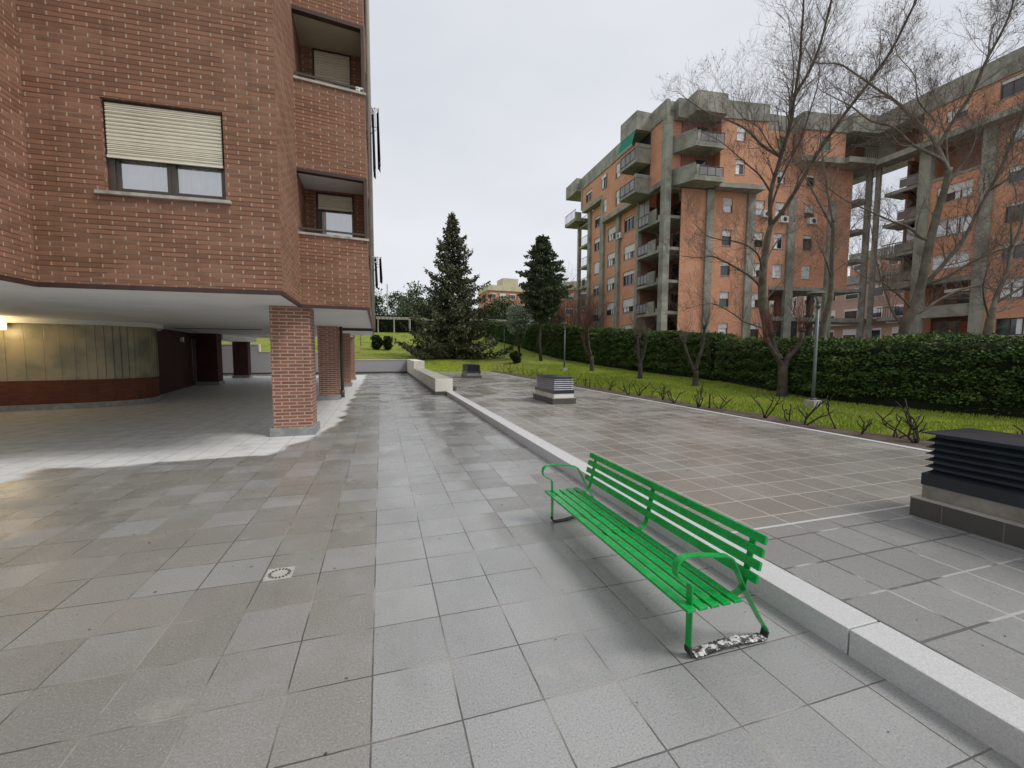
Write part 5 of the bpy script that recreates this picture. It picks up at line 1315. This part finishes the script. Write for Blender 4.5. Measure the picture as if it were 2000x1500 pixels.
# ------------------------------------------------------------------ roses along the terrace edge
roses = [(8.77, 16.23, .45), (8.88, 15.77, .5), (8.84, 15.16, .6), (8.8, 14.19, .5), (8.64, 13.4, .62), (8.75, 12.91, .65), (8.78, 12.29, .68), (8.76, 11.61, .55), (8.6, 10.84, .6), (8.55, 9.76, .68), (8.84, 9.3, .5), (8.8, 8.6, .15), (8.66, 7.7, .72), (8.7, 7.1, .5), (8.65, 6.7, .62), (8.75, 6.1, .7), (8.7, 5.58, .5), (8.9, 5.15, .55), (8.72, 4.75, .85), (8.9, 3.6, .6),
         (9.0, 33.0, .7), (9.1, 31.5, .7), (9.2, 30.3, .8), (9.0, 29.2, .9), (9.1, 28.0, .8), (9.2, 27.0, .8), (9.1, 25.6, .6), (9.2, 24.3, .6), (9.0, 22.8, .6), (8.9, 21.5, .5), (8.9, 20.2, .5), (8.9, 18.6, .5), (8.9, 17.3, .5), (9.0, 1.5, .6), (8.9, -.5, .6)]
ordn = ['nearest', 'second', 'third', 'fourth', 'fifth', 'sixth', 'seventh', 'eighth', 'ninth', 'tenth']
for i, (x, y, h_) in enumerate(roses):
    if h_ < .2: continue
    rg = random.Random(200+i); z = lawn(x, y)+.02; tm = MB(); stems = rg.choice((1, 2, 3, 3, 4))+(2 if h_ > .8 else 0)
    def cane(p, d, L, r, dep):
        pts = [p]; n = 5; q = p
        for k in range(n):
            d = (d+Vector((rg.gauss(0, .33), rg.gauss(0, .33), rg.gauss(.08, .15)))).normalized(); q = q+d*L/n; pts.append(q)
        tm.tube(pts, [r*(1-.45*k/n)*rg.uniform(.85, 1.2) for k in range(n+1)], 5)
        if dep:
            for _ in range(rg.choice((1, 2, 2))):
                b = pts[rg.choice((2, 3, 4))]; a = rg.random()*6.283
                cane(b, Vector((math.cos(a)*.8, math.sin(a)*.8, .7)), L*rg.uniform(.35, .6), r*.65, dep-1)
    for s_ in range(stems):
        a = rg.random()*6.283; lz_ = rg.uniform(.1, .7); cane(Vector((x, y, z-.05)), Vector((math.cos(a)*lz_, math.sin(a)*lz_, 1)), h_*rg.uniform(.75, 1.1), .017, 1)
    o = tm.build('rose_bush', M['rosewood'])
    stem = {1: 'single twisted cane', 2: 'two bare canes', 3: 'three bare canes', 4: 'four bare canes', 5: 'thick clump of canes', 6: 'thick clump of canes'}[stems]
    tag(o, stem, 'rose bush', 'pruned rose bushes along the terrace edge'); o['_y'] = y
rb_ = sorted([o for o in bpy.data.objects if o.name.startswith('rose_bush')], key=lambda o: o['_y'])
words = ['first', 'second', 'third', 'fourth', 'fifth', 'sixth', 'seventh', 'eighth', 'ninth', 'tenth', 'eleventh', 'twelfth', 'thirteenth', 'fourteenth', 'fifteenth', 'sixteenth', 'seventeenth', 'eighteenth', 'nineteenth', 'twentieth']
N_ = len(rb_)
for i, o in enumerate(rb_):
    w_ = words[i]+' from the right' if i < N_/2 else words[N_-1-i]+' from the left'
    o['label'] = 'bare rose of %s in the soil strip, %s' % (o['label'], w_); del o['_y']
for (x, y, lab) in ((8.78, 16.7, 'thin dark stake in the soil strip near the middle vent box'), (8.7, 9.5, 'short dark stake in the soil strip below the second pollarded tree')):
    mb = MB(); z = lawn(x, y); mb.tube([(x, y, z-.1), (x, y, z+.42)], .022, 6); tag(mb.build('stake', M['rosewood']), lab, 'stake', 'stakes in the soil strip')

# ------------------------------------------------------------------ pergola, pole on the slope
def pergola(x0, x1, y, label, nb, h_=2.3):
    t = thing('pergola', label, 'pergola', 'pergolas at the top of the slope'); mb = MB(); z = lawn((x0+x1)/2, y); n = nb
    for k in range(n):
        x = x0+(x1-x0)*k/(n-1)
        p = MB(); p.box(x-.07, x+.07, y-.07, y+.07, z-.3, z+h_); p.box(x-.05, x+.05, y+2.4, y+2.5, z-.3, z+h_); p.build('post', M['conc2'], t)
    mb.box(x0-.3, x1+.3, y-.10, y+.10, z+h_, z+h_+.22); mb.box(x0-.3, x1+.3, y+2.38, y+2.55, z+h_, z+h_+.2); mb.build('beam', M['conc2'], t)
    mb = MB(); n = int((x1-x0)/.6)
    for k in range(n+1): x = x0+k*.6; mb.box(x-.04, x+.04, y-.4, y+2.9, z+h_+.222, z+h_+.34)
    mb.build('rafters', M['bark'], t); place(t, (x0+x1)/2, y, z)
pergola(-.3, 9.5, 70, 'concrete pergola at the top of the slope left of the large spruce', 5)
pergola(13.0, 19.5, 67, 'pale pergola at the top of the slope right of the large spruce', 4, 2.6)
t = thing('hedge', 'dark overgrown hedge behind the left pergola at the top of the slope', 'hedge'); lf = MB(); rg = random.Random(91); core = MB(); z = lawn(4, 74)
core.box(-12, 22, 74.5, 76, z-.5, z+2.9); core.build('hedge_core', M['hedgecore'], t)
for _ in range(9000): leaf(lf, Vector((rg.uniform(-12, 22), 74.3+rg.gauss(0, .2), z+rg.uniform(-.2, 3.2))), Vector((0, -1, .3)), rg.uniform(.12, .26), 1.6, rg)
lf.build('hedge_leaves', M['bushm'], t); place(t, 5, 74.5, z)
mb = MB(); mb.tube([(1.25, 75, 4.5), (1.25, 75, 13.1)], [.13, .10], 8); tag(mb.build('flagpole', M['conc2']), 'tall thin pale pole standing behind the pergola left of the spruce', 'pole')
mb = MB(); mb.tube([(20.1, 15.6, -.2), (20.35, 15.4, 4.2)], .035, 6); tag(mb.build('leaning_pole', M['bark']), 'thin pole leaning behind the hedge left of the upright plane tree', 'pole')

# small dirt and leaf specks lying on the paving
mb = MB(); rg = random.Random(5)
for _ in range(170):
    if rg.random() < .6: x, y, z = rg.uniform(-2.5, 2.4), 1.0+rg.random()**1.6*9, .0045
    else: x, y, z = rg.uniform(2.8, 7.5), 1.0+rg.random()**1.6*10, .1545
    r_ = rg.uniform(.003, .011); a = rg.random()*6.28; n = 5
    mb.ngon([(x+r_*rg.uniform(.5, 1.3)*math.cos(a+6.283*k/n), y+r_*rg.uniform(.4, 1.1)*math.sin(a+6.283*k/n), z) for k in range(n)])
stuff(mb.build('dirt_specks', M['soil']), 'small dark bits of dirt and leaf scattered over the wet paving', 'debris')
